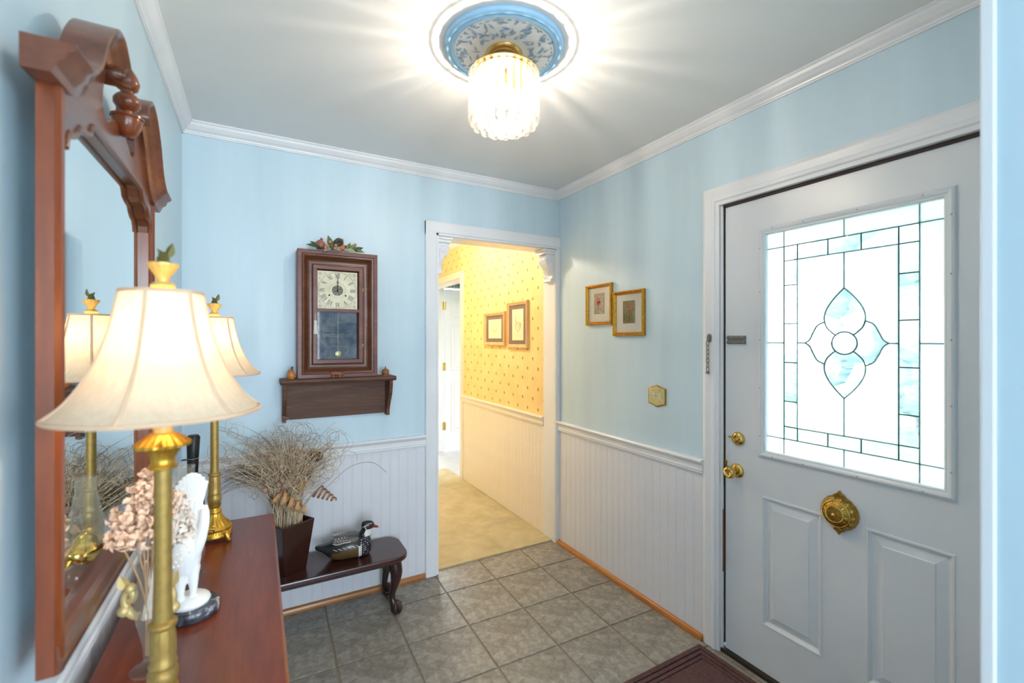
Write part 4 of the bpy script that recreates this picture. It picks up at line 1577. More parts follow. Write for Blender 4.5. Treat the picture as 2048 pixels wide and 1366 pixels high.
PGM = plain('carved_reddish_wood', (140, 80, 56), .5, var=.2)
m = MB()
m.tube([(-.028, 0, .020), (-.022, 0, .022), (-.008, 0, .023), (.008, 0, .022), (.020, 0, .021), (.028, 0, .018), (.034, 0, .016), (.036, 0, .0155)], [.005, .0095, .0115, .0110, .0100, .0078, .0048, .004], 12)
for x in (-.018, .014):
    for y in (-.005, .005):
        m.tube([(x, y, .018), (x, y * 1.1, .0005)], [.0052, .0034], 8)
m.obj('body', PGM, PG, smooth=True)
for y in (-.006, .006):
    MB().leaf((.020, y, .029), (.6, y * 40, .6), (0, y, 1), .010, .008, .2).obj('ear', PGM, PG)
MB().tube([(-.028, 0, .022), (-.032, .001, .026), (-.034, 0, .022)], .0012, 5).obj('tail', PGM, PG)

# ---- bench
BZ = .300
BE = thing('bench', 'low dark wooden bench with claw feet along the back wall', 'bench', (0, 0, 0))
bx0, bx1, by0, by1 = -.06, .683, 2.288, 2.568
rc = .075


def rrect(x0, x1, y0, y1, r, n=7):
    out = []
    for (cx, cy, a0) in ((x1 - r, y1 - r, 0), (x0 + r, y1 - r, PI / 2), (x0 + r, y0 + r, PI), (x1 - r, y0 + r, 1.5 * PI)):
        for k in range(n + 1):
            a = a0 + PI / 2 * k / n
            out.append((cx + r * math.cos(a), cy + r * math.sin(a)))
    return out


MB().prism(rrect(bx0, bx1, by0, by1, rc), 'Z', BZ - .028, BZ).obj('seat', BENCHW, BE, bevel=.007)
MB().prism(rrect(bx0 + .02, bx1 - .025, by0 + .016, by1 - .016, .05), 'Z', BZ - .040, BZ - .027).obj('apron', BENCHL, BE)
for (sx, xc) in ((1, bx1 - .072), (-1, bx0 + .072)):
    for (sy, yc) in ((-1, by0 + .055), (1, by1 - .060)):
        m = MB()
        path = [(0, 0, .268), (sx * .006, sy * .006, .235), (sx * .010, sy * .010, .200), (sx * .004, sy * .006, .150), (-sx * .006, -sy * .002, .105), (-sx * .008, -sy * .002, .075), (-sx * .002, sy * .004, .050), (sx * .006, sy * .010, .034)]
        ps = spline(path, 4)
        rads = [p[0] for p in spline([(.034,), (.034,), (.030,), (.023,), (.0165,), (.0150,), (.019,), (.024,)], 4)]
        m.tube([(xc + a, yc + b, c) for a, b, c in ps], rads, 12)
        for q in (-.9, -.3, .3, .9):
            an = math.atan2(sy, sx) + q
            c_, s_ = math.cos(an), math.sin(an)
            m.tube([(xc + sx * .004 + .010 * c_, yc + sy * .006 + .010 * s_, .056), (xc + sx * .004 + .026 * c_, yc + sy * .006 + .026 * s_, .040), (xc + sx * .004 + .031 * c_, yc + sy * .006 + .031 * s_, .020), (xc + sx * .004 + .028 * c_, yc + sy * .006 + .028 * s_, .003)], [.009, .010, .009, .005], 7)
        m.ball((xc + sx * .006, yc + sy * .008, .019), .0245, 12, 8, (1, 1, .76))
        m.obj('leg', BENCHL, BE, smooth=True)
        MB().prism([(xc - sx * .02, BZ - .04), (xc - sx * .075, BZ - .04), (xc - sx * .073, BZ - .052), (xc - sx * .058, BZ - .056), (xc - sx * .050, BZ - .064), (xc - sx * .02, BZ - .085)], 'Y', yc - .014, yc + .014).obj('corner_bracket', BENCHL, BE)

# ---- planter and dried arrangement
PL = thing('planter', 'dark brown tapered square wooden planter on the bench', 'planter', (.128, 2.425, BZ), math.radians(30))
hb, ht, ph = .056, .083, .238
m = MB()
co = lambda h, z: [(-h, -h, z), (h, -h, z), (h, h, z), (-h, h, z)]
m.loft([co(hb, 0), co(ht, ph), co(ht - .010, ph), co(hb - .006, .02)], True, True)
m.obj('pot', PLANTW, PL, bevel=.004)
MB().hexa(co(ht - .016, ph - .05), co(ht - .014, ph - .03)).obj('filler', plain('dry_moss', (120, 100, 74), .95, bump=.5), PL)
DA = thing('dried_arrangement', 'tall arrangement of dried grasses and curly twigs in the planter', 'dried plants', (.128, 2.425, BZ + ph))
DG = [plain('dried_straw', (206, 182, 150), .8, var=.2), plain('dried_brown_twig', (150, 122, 96), .8, var=.2), plain('dried_pale_straw', (226, 208, 184), .8, var=.15), plain('dried_olive_reed', (104, 92, 62), .7, var=.2)]
rr = random.Random(21)
YMAX = 2.566 - 2.425


def lim(p):
    x, y, z = p
    if z < .34:
        y = min(y, YMAX - .012)
    return (max(x, -.40), min(y, YMAX), z)


groups = [MB() for _ in range(4)]
lat = Vector((.873, -.487, 0))
dep = Vector((.487, .873, 0))
for k in range(330):
    a = max(-.24, min(.17, rr.gauss(-.02, .12)))
    d_ = rr.gauss(-.01, .055)
    h = rr.uniform(.20, .40)
    st = lat * rr.uniform(-.055, .055) + dep * rr.uniform(-.05, .05)
    e = lat * a * 1.25 + dep * d_ + Vector((0, 0, h))
    mid = st * .9 + Vector((0, 0, h * .5)) + lat * a * .35 + dep * d_ * .3
    g = rr.choice((0, 0, 0, 1, 2))
    pts = [lim(p) for p in bez(st - Vector((0, 0, .03)), st + Vector((0, 0, h * .3)), mid + Vector((0, 0, h * .2)), e, 6)]
    groups[g].tube(pts, [.0016, .0016, .0015, .0014, .0012, .0010, .0006], 4, False)
    # wispy curl on top
    if rr.random() < .8:
        c = Vector(pts[-1])
        R = rr.uniform(.014, .05)
        ax = rr.uniform(0, 2 * PI)
        tw = rr.choice((-1, 1)) * rr.uniform(2.5, 7)
        u = lat * math.cos(ax) + Vector((0, 0, 1)) * math.sin(ax)
        w = lat * -math.sin(ax) + Vector((0, 0, 1)) * math.cos(ax)
        pts = []
        for q in range(10):
            t_ = q / 9
            ang = tw * t_
            p = c + u * (R * math.sin(ang)) + w * (R * (1 - math.cos(ang))) + dep * (t_ * rr.gauss(0, .012)) + Vector((0, 0, .012 * t_))
            pts.append(lim(p))
        groups[rr.choice((0, 0, 1, 1, 2))].tube(pts, .0008, 4, False)
for k in range(150):     # tangle
    c = lat * rr.gauss(-.01, .085) + dep * rr.gauss(-.015, .04) + Vector((0, 0, rr.gauss(.22, .055)))
    pts = []
    ax = rr.uniform(0, 2 * PI)
    R = rr.uniform(.012, .045)
    u = lat * math.cos(ax) + Vector((0, 0, 1)) * math.sin(ax)
    w = lat * -math.sin(ax) + Vector((0, 0, 1)) * math.cos(ax)
    for q in range(11):
        ang = q / 10 * rr.uniform(4, 7)
        pts.append(lim(c + u * R * math.sin(ang) + w * R * math.cos(ang) + dep * .012 * math.sin(ang * 1.7)))
    groups[rr.choice((0, 1, 0, 2))].tube(pts, .0010, 4, False)
for k in range(26):     # dark reeds bowing over to the console
    a = rr.uniform(.5, 1)
    st = lat * -.04 + dep * rr.uniform(-.04, .04)
    z = rr.uniform(.16, .29)
    e = lat * -(.16 + .20 * a) + dep * rr.uniform(-.05, .02) + Vector((0, 0, z - .06 * a))
    pts = [lim(p) for p in bez(st, st + lat * -.03 + Vector((0, 0, .16)), lat * -(.10 + .06 * a) + Vector((0, 0, z + .06)), e, 10)]
    groups[3].tube(pts, [.0022] * 5 + [.0018, .0016, .0013, .001, .0008, .0005], 4, False)
for k in range(46):     # long thin whips
    a = max(-.22, min(.14, rr.gauss(-.04, .12)))
    h = rr.uniform(.36, .47)
    st = lat * rr.uniform(-.05, .05)
    e = lat * a * 1.5 + dep * rr.gauss(-.01, .04) + Vector((0, 0, h))
    pts = [lim(p) for p in bez(st, st + Vector((0, 0, .2)), lat * a * .5 + Vector((0, 0, h * .9)) + lat * rr.gauss(0, .04), e, 9)]
    groups[1].tube(pts, [.0013, .0013, .0012, .0011, .001, .001, .0009, .0008, .0006, .0005], 4, False)
arc = [lim(p) for p in spline([(.02, 0, 0), (.10, -.01, .10), (.17, -.01, .135), (.26, -.012, .208), (.33, -.012, .232), (.40, -.012, .222), (.462, -.012, .165)], 5)]
groups[1].tube(arc, .0011, 4, False)
for g, nm in enumerate(('straw_stems', 'brown_twigs', 'pale_straw_stems', 'olive_reeds')):
    o = groups[g].obj(nm, DG[g], DA)
    o['kind'] = 'stuff'
CURL = plain('tan_wood_shaving', (196, 146, 96), .6, var=.15)
CURL2 = plain('brown_wood_shaving', (156, 112, 84), .6, var=.15)


def curl(p0, p1, r0, r1, turns, w, mat):
    p0, p1 = Vector(p0), Vector(p1)
    ax = (p1 - p0)
    L = ax.length
    ax.normalize()
    u = ax.cross(Vector((0, 0, 1))).normalized()
    v_ = ax.cross(u)
    n = int(turns * 16)
    m = MB()
    rings = []
    for k in range(n + 1):
        t_ = k / n
        a = 2 * PI * turns * t_
        r = r0 + (r1 - r0) * t_
        c = p0 + ax * (L * t_) + (u * math.cos(a) + v_ * math.sin(a)) * r
        o_ = (u * math.cos(a) + v_ * math.sin(a))
        rings.append([c - ax * w + o_ * .0008, c + ax * w + o_ * .0008, c + ax * w - o_ * .0008, c - ax * w - o_ * .0008])
    m.loft(rings)
    return m.obj('wood_curl', mat, DA, smooth=False)


curl((-.058, -.085, .150), (.072, -.085, .055), .036, .012, 4.5, .0075, CURL)
curl((.118, -.04, .135), (.205, -.045, .075), .034, .010, 5, .0048, CURL2)
MB().ball((.118, -.03, .297), .029, 14, 9, (1.12, 1, .92)).obj('seed_pod', plain('brown_seed_pod', (92, 56, 34), .7, var=.4, bump=.5, bscale=50), DA, smooth=True)
m = MB()
for k in range(9):
    t_ = k / 8
    m.lathe([(.0001, 0), (.019 * math.sin(PI * (.2 + .72 * t_)) + .003, .001), (.019 * math.sin(PI * (.2 + .72 * t_)) + .002, .0045), (.0001, .0048)], 14, (.050, -.075, .152 + k * .0062))
m.obj('ribbed_cone', plain('tan_cone', (186, 152, 104), .7, var=.2), DA, smooth=True)
for (x, y, z) in ((-.03, -.06, .21), (-.045, -.06, .19), (-.10, -.05, .17), (-.02, -.07, .185)):
    MB().ball((x, y, z), .012, 8, 6).obj('dried_bud', plain('pinkish_dried_bud', (176, 142, 124), .8, var=.3, bump=.4), DA, smooth=True)

# ---- duck decoy
DK = thing('duck_decoy', 'painted wooden wood duck decoy on the bench', 'decoy', (.406, 2.425, BZ), math.radians(-4))
DK.scale = (1.07, 1.07, 1.07)
DBLK = plain('black_green_duck_paint', (26, 32, 34), .3, var=.3, coat=.2)
DBRN = plain('olive_brown_duck_paint', (88, 68, 36), .35, var=.2)
DWHT = plain('white_duck_paint', (226, 222, 218), .4)
DTAN = plain('brown_feather_paint', (108, 72, 54), .4, var=.2)
t = NT('speckled_breast_paint')
v = t.coords((1, 1, 1))
vo = t.add('ShaderNodeTexVoronoi')
vo.inputs['Scale'].default_value = 105
vo.inputs['Randomness'].default_value = .25
t.link(v, vo.inputs['Vector'])
t.link(t.ramp(vo.outputs['Distance'], [(.22, lin((226, 222, 226))), (.30, lin((34, 28, 44)))]), t.b.inputs['Base Color'])
t.b.inputs['Roughness'].default_value = .4
DSPK = t.m
secs = [  # x, half width, z bottom, z top, z of widest
    (-.150, .008, .062, .072), (-.140, .018, .056, .076), (-.118, .028, .044, .077), (-.095, .042, .022, .082), (-.070, .055, .006, .092), (-.035, .063, 0, .101), (.0, .066, 0, .104), (.035, .064, 0, .102), (.060, .058, 0, .097), (.080, .048, .002, .090), (.094, .034, .010, .078), (.102, .014, .026, .060)]
ss = spline(secs, 3)
m = MB()
rings = []
NN = 28
for (x, hw, zb, zt) in ss:
    zb = max(zb, 0)
    zm, hh = (zb + zt) / 2, (zt - zb) / 2
    ring_ = []
    for i in range(NN):
        a = 2 * PI * i / NN
        c_, s_ = math.cos(a), math.sin(a)
        e = .8
        ring_.append((x, hw * math.copysign(abs(c_) ** e, c_), zm + hh * math.copysign(abs(s_) ** e, s_)))
    rings.append(ring_)
m.loft(rings)
nv = len(m.f)
mats = []
for fi, f in enumerate(m.f):
    c = Vector((0, 0, 0))
    for i in f:
        c += Vector(m.v[i])
    c /= len(f)
    x, y, z = c
    k = 0
    if x > .046 and z < .094:
        k = 2
    elif .038 < x <= .046 and z < .066:
        k = 3
    elif .030 < x <= .038 and z < .066:
        k = 0
    elif -.085 < x <= .030 and z < .066 - max(0, (-x - .03)) * .45:
        k = 1
    mats.append(k)
m.mi = mats
bd = m.obj('body', [DBLK, DBRN, DSPK, DWHT], DK, smooth=True, auto=False)


def body_pt(x, a, off=.0006):
    best = min(ss, key=lambda q: abs(q[0] - x))
    _, hw, zb, zt = best
    zm, hh = (max(zb, 0) + zt) / 2, (zt - max(zb, 0)) / 2
    c_, s_ = math.cos(a), math.sin(a)
    return (x, (hw + off) * math.copysign(abs(c_) ** .8, c_), zm + (hh + off) * math.copysign(abs(s_) ** .8, s_))


m = MB()
for k in range(6):     # white flank strokes
    x = -.072 + k * .020
    for sd in (-1, 1):
        pts = []
        for q in range(5):
            a = .22 + q * .10
            aa = -a - 0 if sd < 0 else PI + a
            xx = x + q * .0045 - .004
            p = body_pt(xx, (0.32 - q * .045) if sd > 0 else PI - (0.32 - q * .045), .001)
            pts.append(p)
        m.tube(pts, [.0006, .0013, .0016, .0013, .0006], 5)
for sd in (-1, 1):
    m.tube([body_pt(.047, (a if sd > 0 else PI - a), .0006) for a in [-.6 + q * .12 for q in range(9)]], .0024, 6)
m.obj('flank_stripe', DWHT, bd, smooth=True)
for sd in (-1, 1):     # wing blocks with scalloped feathers
    rings = []
    for (x, w, h0) in spline([(-.075, .004, .086), (-.06, .013, .092), (-.03, .019, .098), (.0, .020, .100), (.028, .017, .098), (.044, .006, .094)], 4):
        ring_ = []
        for i in range(12):
            a = 2 * PI * i / 12
            ring_.append((x, sd * (.034 + w * math.cos(a)), h0 - .010 + (.013 if w > .01 else .008) * math.sin(a)))
        rings.append(ring_)
    wg = MB().loft(rings).obj('wing', plain('grey_brown_wing_paint', (104, 92, 84), .4, var=.35, vscale=120), DK, smooth=True)
    m = MB()
    for k in range(6):
        for j in range(2):
            x = -.064 + k * .013 + j * .006
            y = sd * (.043 - j * .017)
            pts = [(x + .008 * math.cos(a), y + sd * .009 * math.sin(a), .0985 + .0035 * math.sin(PI * (k + 1) / 8) - (.0035 if j == 0 else 0)) for a in [PI / 2 + PI * q / 6 for q in range(7)]]
            m.tube(pts, .0011, 5)
    m.tube([(x, sd * yy, zz) for x, yy, zz in spline([(-.076, .034, .086), (-.06, .048, .084), (-.03, .054, .089), (.0, .055, .090)], 4)], .0016, 5)
    m.obj('feather_edge', DWHT, wg, smooth=True)
# head: turned slightly to the room
HD = [(.058, .0, .088, .030, .030), (.066, 0, .102, .026, .026), (.072, 0, .116, .0225, .0225), (.076, 0, .130, .0215, .022), (.078, 0, .143, .0225, .024), (.077, 0, .155, .0190, .022), (.074, 0, .163, .0120, .016), (.072, 0, .167, .003, .004)]
m = MB()
rings = []
for (x, y, z, rx, ry) in spline(HD, 3):
    rings.append([(x + (ry * 1.25) * math.cos(2 * PI * i / 20), y + rx * math.sin(2 * PI * i / 20), z) for i in range(20)])
m.loft(rings)
mk = []
for f in m.f:
    c = Vector((0, 0, 0))
    for i in f:
        c += Vector(m.v[i])
    c /= len(f)
    x, y, z = c
    k = 0
    if z < .124 and x > .062 and z > .092:
        k = 1
    if .124 <= z < .146 and x > .070:
        k = 2
    mk.append(k)
m.mi = mk
m.v = [(a + .006, b, .088 + (c - .088) * .86) for a, b, c in m.v]
hd = m.obj('head', [DBLK, DWHT, plain('maroon_face_paint', (62, 26, 44), .4)], DK, smooth=True, auto=False)
m = MB()
for sd in (-1, 1):
    m.tube(spline([(.100, sd * .008, .152), (.088, sd * .0195, .156), (.070, sd * .0215, .151), (.052, sd * .0185, .140)], 5), .0014, 5)
    m.tube(spline([(.074, sd * .0228, .122), (.066, sd * .0240, .132), (.062, sd * .0235, .142), (.068, sd * .0232, .146)], 5), .0016, 5)
m.v = [(a + .006, b, .088 + (c - .088) * .86) for a, b, c in m.v]
m.obj('head_stripe', DWHT, hd, smooth=True)
m = MB()
for sd in (-1, 1):
    m.ball((.090, sd * .0180, .144), .0032, 8, 6)
m.v = [(a + .006, b, .088 + (c - .088) * .86) for a, b, c in m.v]
m.obj('eye', plain('red_glass_eye', (120, 24, 20), .15), hd, smooth=True)
m = MB()
rings = []
for (x, w, h, z) in ((.098, .0105, .0105, .136), (.106, .0095, .0085, .133), (.116, .0090, .0058, .1285), (.126, .0085, .0040, .1255)):
    rings.append([(x, w * math.cos(2 * PI * i / 12), z + h * math.sin(2 * PI * i / 12)) for i in range(12)])
m.loft(rings)
m.v = [(a + .006, b, c - .007) for a, b, c in m.v]
bl = m.obj('bill', plain('red_bill_paint', (132, 54, 42), .4), hd, smooth=True)
MB().ball((.1350, 0, .1180), .0066, 10, 6, (1.2, 1.25, .85)).obj('bill_tip', plain('cream_bill_tip', (222, 200, 168), .4), bl, smooth=True)

# ---- gold framed flower prints on the right wall
fr = lambda a, b, h: (XR - .0005 - h, a, b)
GPROF = [(0, 0), (0, .016), (.003, .020), (.008, .021), (.0105, .017), (.013, .019), (.017, .015), (.020, .011), (.021, .0)]
MATB = plain('cream_mat_board', (226, 218, 206), .8, var=.02)


def print_mat(name, cols, scale, st=(1, 1, 1)):
    t = NT(name)
    v = t.coords(st)
    n = t.noise(v, scale, 4, .65, 1.0)
    t.link(t.ramp(n.outputs[0], [(.32 + .36 * k / (len(cols) - 1), lin(c)) for k, c in enumerate(cols)]), t.b.inputs['Base Color'])
    t.b.inputs['Roughness'].default_value = .5
    return t.m


def flower_print(ya, yb, za, zb, label, pm, blossoms, pc, stalks):
    t = thing('framed_print', label, 'picture', (0, 0, 0), 0, 'gold framed flower prints')
    MB().frame(GPROF, ya, yb, za, zb, fr).obj('frame', GFRAME, t)
    m = MB()
    n1 = 15
    for k in range(n1):
        for b in (za + .005, zb - .005):
            m.ball((XR - .0215, ya + .008 + (yb - ya - .016) * k / (n1 - 1), b), .0042, 6, 4, (.6, 1.5, 1))
        for a in (ya + .005, yb - .005):
            m.ball((XR - .0215, a, za + .008 + (zb - za - .016) * k / (n1 - 1)), .0042, 6, 4, (.6, 1, 1.5))
    m.obj('beaded_edge', GFRAME, t, smooth=True)
    MB().box(XR - .007, XR - .0006, ya + .015, yb - .015, za + .015, zb - .015).obj('mat_board', MATB, t)
    cy, cz = (ya + yb) / 2, (za + zb) / 2 + .006
    pw, ph_ = (yb - ya) * .185, (zb - za) * .245
    pr_ = MB().box(XR - .0078, XR - .0065, cy - pw, cy + pw, cz - ph_, cz + ph_).obj('print', pm, t)
    MB().frame([(-.002, .0074), (-.002, .0082), (.0005, .0082), (.0005, .0074)], cy - pw, cy + pw, cz - ph_, cz + ph_, fr).obj('mat_bevel', plain('mat_bevel_grey', (150, 142, 128), .7), t)
    for (dy, dz, r) in blossoms:
        m = MB()
        m.prism([(cy + dy * pw + r * (.8 + .2 * math.cos(5 * a)) * math.cos(a), cz + dz * ph_ + r * (.8 + .2 * math.cos(5 * a)) * math.sin(a)) for a in [2 * PI * k / 30 for k in range(30)]], 'X', XR - .0084, XR - .0076)
        m.ball((XR - .0085, cy + dy * pw, cz + dz * ph_), r * .16, 6, 4, (.2, 1, 1))
        m.obj('blossom', pc, pr_)
    m = MB()
    for (a, b, c, d) in stalks:
        m.tube([(XR - .0081, cy + a * pw, cz + b * ph_), (XR - .0081, cy + (a + c) / 2 * pw + .002, cz + (b + d) / 2 * ph_), (XR - .0081, cy + c * pw, cz + d * ph_)], [.0012, .0010, .0006], 4, flat=.4)
    m.obj('stalk', plain('print_stalk_green', (96, 96, 56), .6), pr_)
    m = MB()
    sg = [(XR - .0073, cy - pw * .55 - q * .0035, za + .036 - q * .0016 + (.0026 if q % 2 else 0)) for q in range(9)]
    m.tube(sg, .0004, 4)
    m.obj('pencil_signature', plain('pencil_grey', (110, 106, 104), .7), t)
    MB().box(XR - .0105, XR - .0098, ya + .018, yb - .018, za + .018, zb - .018).obj('glazing', CLEAR, t)
    return t


CORAL = plain('coral_petal_print', (206, 92, 76), .6, var=.2, vscale=80)
PINKP = plain('pink_petal_print', (204, 104, 104), .6, var=.2, vscale=80)
flower_print(2.040, 2.276, 1.492, 1.738, 'gold framed print of a coral flower on pale ground',
             print_mat('pale_blossom_print', [(112, 92, 80), (168, 156, 146), (206, 200, 192)], 120), [(.22, .32, .024), (.0, .05, .015), (.35, -.02, .013)], CORAL, [(.1, -.95, .2, .2), (-.6, -.9, .1, -.2), (.7, -.8, .3, 0)])
flower_print(1.784, 2.026, 1.424, 1.677, 'gold framed print of a pink tulip over green leaves',
             print_mat('green_leaf_print', [(58, 62, 38), (98, 96, 60), (150, 140, 104)], 150, (1, 1, .4)), [(-.25, .42, .016), (-.05, .38, .012)], PINKP, [(-.3, -.9, -.25, .3), (.4, -.9, .3, .1), (-.7, -.95, -.6, .1), (.05, -.9, .0, .2), (.7, -.8, .75, -.1), (-.1, -.8, -.5, .0)])

# ---- hall pictures
fh = lambda a, b, h: (XH - .0005 - h, a, b)
HWOOD = wood('honey_frame_wood', (206, 160, 104), (236, 196, 142), 'Z', 20, .4, .2)
GMAT = plain('taupe_mat_board', (128, 112, 104), .8)
CREAMPAPER = plain('cream_sketch_paper', (240, 224, 188), .7, var=.03)
SEPIA = plain('sepia_ink', (150, 116, 84), .7)
for (ya, yb, za, zb, label, kind) in ((3.322, 3.712, 1.352, 1.640, 'honey wood framed sketch of a long low bird in the hallway', 0), (2.956, 3.280, 1.336, 1.706, 'tall honey wood framed sketch of a round bird in the hallway', 1)):
    t = thing('framed_sketch', label, 'picture', (0, 0, 0), 0, 'framed sketches on the yellow wallpaper')
    MB().frame([(0, 0), (0, .018), (.004, .024), (.012, .025), (.016, .020), (.026, .016), (.030, .012), (.031, 0)], ya, yb, za, zb, fh).obj('frame', HWOOD, t)
    MB().box(XH - .007, XH - .0006, ya + .028, yb - .028, za + .028, zb - .028).obj('mat_board', GMAT, t)
    mw = .062
    pp = MB().box(XH - .0082, XH - .0065, ya + mw + .012, yb - mw - .012, za + mw, zb - mw).obj('sketch_paper', CREAMPAPER, t)
    cy, cz = (ya + yb) / 2, (za + zb) / 2
    m = MB()
    X_ = XH - .0084
    if kind == 1:
        m.tube([(X_, cy - .006 + .036 * math.cos(a), cz - .012 + .036 * math.sin(a)) for a in [k * 2 * PI / 20 for k in range(21)]], .0020, 4, flat=.4)
        m.tube([(X_, cy - .004 + .018 * math.cos(a), cz - .008 + .018 * math.sin(a)) for a in [k * 2 * PI / 16 for k in range(14)]], .0016, 4, flat=.4)
        m.tube([(X_, a, b) for a, b in spline([(cy + .020, cz + .012), (cy + .030, cz + .035), (cy + .026, cz + .055), (cy + .034, cz + .062)], 4)], .0020, 4, flat=.4)
        m.tube([(X_, a, b) for a, b in spline([(cy - .03, cz - .01), (cy - .05, cz + .002), (cy - .052, cz + .012)], 4)], .0020, 4, flat=.4)
        m.tube([(X_, cy, cz - .046), (X_, cy - .001, cz - .062)], .0012, 4, flat=.4)
    else:
        m.tube([(X_, a, b) for a, b in spline([(cy + .07, cz + .004), (cy + .05, cz + .006), (cy + .03, cz - .014), (cy, cz - .020), (cy - .03, cz - .016), (cy - .05, cz - .018)], 5)], .0014, 4, flat=.4)
        m.tube([(X_, a, b) for a, b in spline([(cy - .03, cz - .016), (cy - .036, cz + .008), (cy - .05, cz + .012)], 4)], .0014, 4, flat=.4)
        for q in (-.004, .02):
            m.tube([(X_, cy + q, cz - .02), (X_, cy + q, cz - .034)], .0009, 4, flat=.4)
    m.obj('bird_drawing', SEPIA, pp)

# ---- light switch plate
SWP = thing('switch_plate', 'brass double light switch plate beside the front door', 'light switch', (XR - .0005, 1.703, 1.108))
half_p = [(-.060, -.043), (-.042, -.045), (-.022, -.051), (-.006, -.057), (.006, -.057), (.022, -.051), (.042, -.045), (.060, -.043)]
outl = half_p + [(a, -b) for a, b in reversed(half_p)]
MB().prism(outl, 'X', -.004, 0).obj('plate_rim', BRASSD, SWP, bevel=.002)
PLB = plain('satin_brass_plate', (206, 198, 146), .35, .5, .05)
MB().prism([(a * .88, b * .88) for a, b in outl], 'X', -.0065, -.003).obj('plate_face', PLB, SWP, bevel=.002)
for y in (-.020, .020):
    MB().box(-.0075, -.0060, y - .006, y + .006, -.013, .013).hexa([(-.007, y - .004, -.006), (-.007, y + .004, -.006), (-.007, y + .004, .006), (-.007, y - .004, .006)], [(-.020, y - .003, .006), (-.020, y + .003, .006), (-.020, y + .003, .011), (-.020, y - .003, .011)]).obj('toggle', plain('ivory_toggle', (232, 226, 204), .35), SWP)
    for z in (-.030, .030):
        MB().lathe([(.0001, 0), (.003, 0), (.0025, -.0012), (.0001, -.0015)], 10, (-.0064, y, z), 'X').obj('screw', BRASS, SWP)

# ---- door chain on the casing
CH = thing('door_chain', 'nickel security chain hanging on the front door casing', 'chain', (XR - .0185, 1.376, 1.428))
MB().prism(rrect(-.012, .012, -.040, .0, .011, 5), 'X', -.003, .002).box(-.010, -.003, -.007, .007, -.030, -.010).obj('anchor_plate', STEEL, CH, bevel=.0015)
lk = []
for a in range(17):
    t_ = 2 * PI * a / 16
    lk.append((0, .0068 * math.cos(t_), .0135 * math.copysign(abs(math.sin(t_)) ** .8, math.sin(t_))))
LINK = MB().tube(lk, .0017, 6).mesh('link', STEEL, True)
z = -.044
for k in range(7):
    inst(LINK, 'link', CH, (-.0075, .004, z), (0, 0, 0 if k % 2 == 0 else PI / 2))
    z -= .0195
MB().lathe([(.0001, 0), (.006, 0), (.006, -.004), (.003, -.006), (.003, -.010), (.0055, -.012), (.0055, -.014), (.0001, -.015)], 14, (-.001, .004, z + .004), 'X').obj('end_knob', STEEL, CH, smooth=True)

# ---- door mat
MT = thing('door_mat', 'maroon entry mat with a ribbed border before the front door', 'mat', (1.402, .955, 0), math.radians(1.0))
MAR = plain('maroon_carpet_pile', (92, 62, 62), .95, var=.22, vscale=60, bump=.8, bscale=300)
MARD = plain('dark_maroon_groove', (54, 28, 34), .95)
PURP = plain('plum_pile', (74, 36, 58), .95, var=.2, vscale=60, bump=.8, bscale=300)
hx, hy = .368, .438
MB().box(-hx, hx, -hy, hy, .0005, .007).obj('backing', MARD, MT)
for (d0_, d1_) in ((0, .022), (.028, .046), (.052, .068)):
    MB().frame([(d0_, .001), (d0_, .0105), (d0_ + .002, .012), (d1_ - .002, .012), (d1_, .0105), (d1_, .001)], -hx, hx, -hy, hy, lambda a, b, h: (a, b, h)).obj('border_rib', MAR, MT)
MB().box(-hx + .073, hx - .073, -hy + .073, hy - .073, .002, .0115).obj('field', MAR, MT)
m = MB()
pts = []
for k in range(40):
    a = 2 * PI * k / 40
    r = .85 + .16 * math.cos(5 * a) + .07 * math.sin(9 * a + 1)
    pts.append((.185 * r * math.cos(a) + .03, .26 * r * math.sin(a)))
m.prism(pts, 'Z', .003, .0132)
m.obj('medallion', PURP, MT)

# ---- ceiling light
CX, CY = .750, 1.400
ML = thing('ceiling_medallion', 'round white ceiling medallion with blue leaves and rim', 'medallion', (CX, CY, ZC))
BLUR = plain('powder_blue_rim', (150, 192, 222), .4, var=.03)
MB().lathe([(.0001, 0), (.207, 0), (.207, -.010), (.203, -.017), (.196, -.020), (.191, -.017), (.187, -.021), (.180, -.022), (.176, -.017), (.170, -.014), (.0001, -.014)], 72).obj('rim', BLUR, ML, smooth=True)
MB().lathe([(.0001, -.012), (.173, -.012), (.172, -.0165), (.150, -.0185), (.100, -.0185), (.0001, -.0185)], 72).obj('plate', plain('white_plaster', (234, 236, 238), .5, var=.02), ML, smooth=True)
LB = plain('slate_blue_leaf', (152, 178, 202), .6, var=.3, vscale=60)
rr = random.Random(9)
for k in range(12):
    m = MB()
    a = 2 * PI * k / 12 + .1
    c_, s_ = math.cos(a), math.sin(a)
    for j in range(11):
        r = rr.uniform(.080, .158)
        aa = a + rr.uniform(-.23, .23)
        di = aa + rr.uniform(-1.6, 1.6)
        m.leaf((r * math.cos(aa), r * math.sin(aa), -.0200 + (.0012 if r > .15 else 0)), (math.cos(di), math.sin(di), 0), (0, 0, -1), rr.uniform(.018, .036), rr.uniform(.006, .011), .1, 0, 4)
    m.obj('leaf_spray', LB, ML)
m = MB()
for k in range(44):
    a = 2 * PI * k / 44
    m.leaf((.164 * math.cos(a), .164 * math.sin(a), -.0188), (-math.sin(a), math.cos(a), 0), (0, 0, -1), .014, .006, .1, 0, 3)
m.obj('leaf_border', LB, ML)
CL = thing('ceiling_light', 'crystal prism flush chandelier with a gold canopy', 'ceiling light', (CX, CY, ZC - .0185))
BRL = plain('canopy_gold', (206, 170, 104), .25, .9, .05)
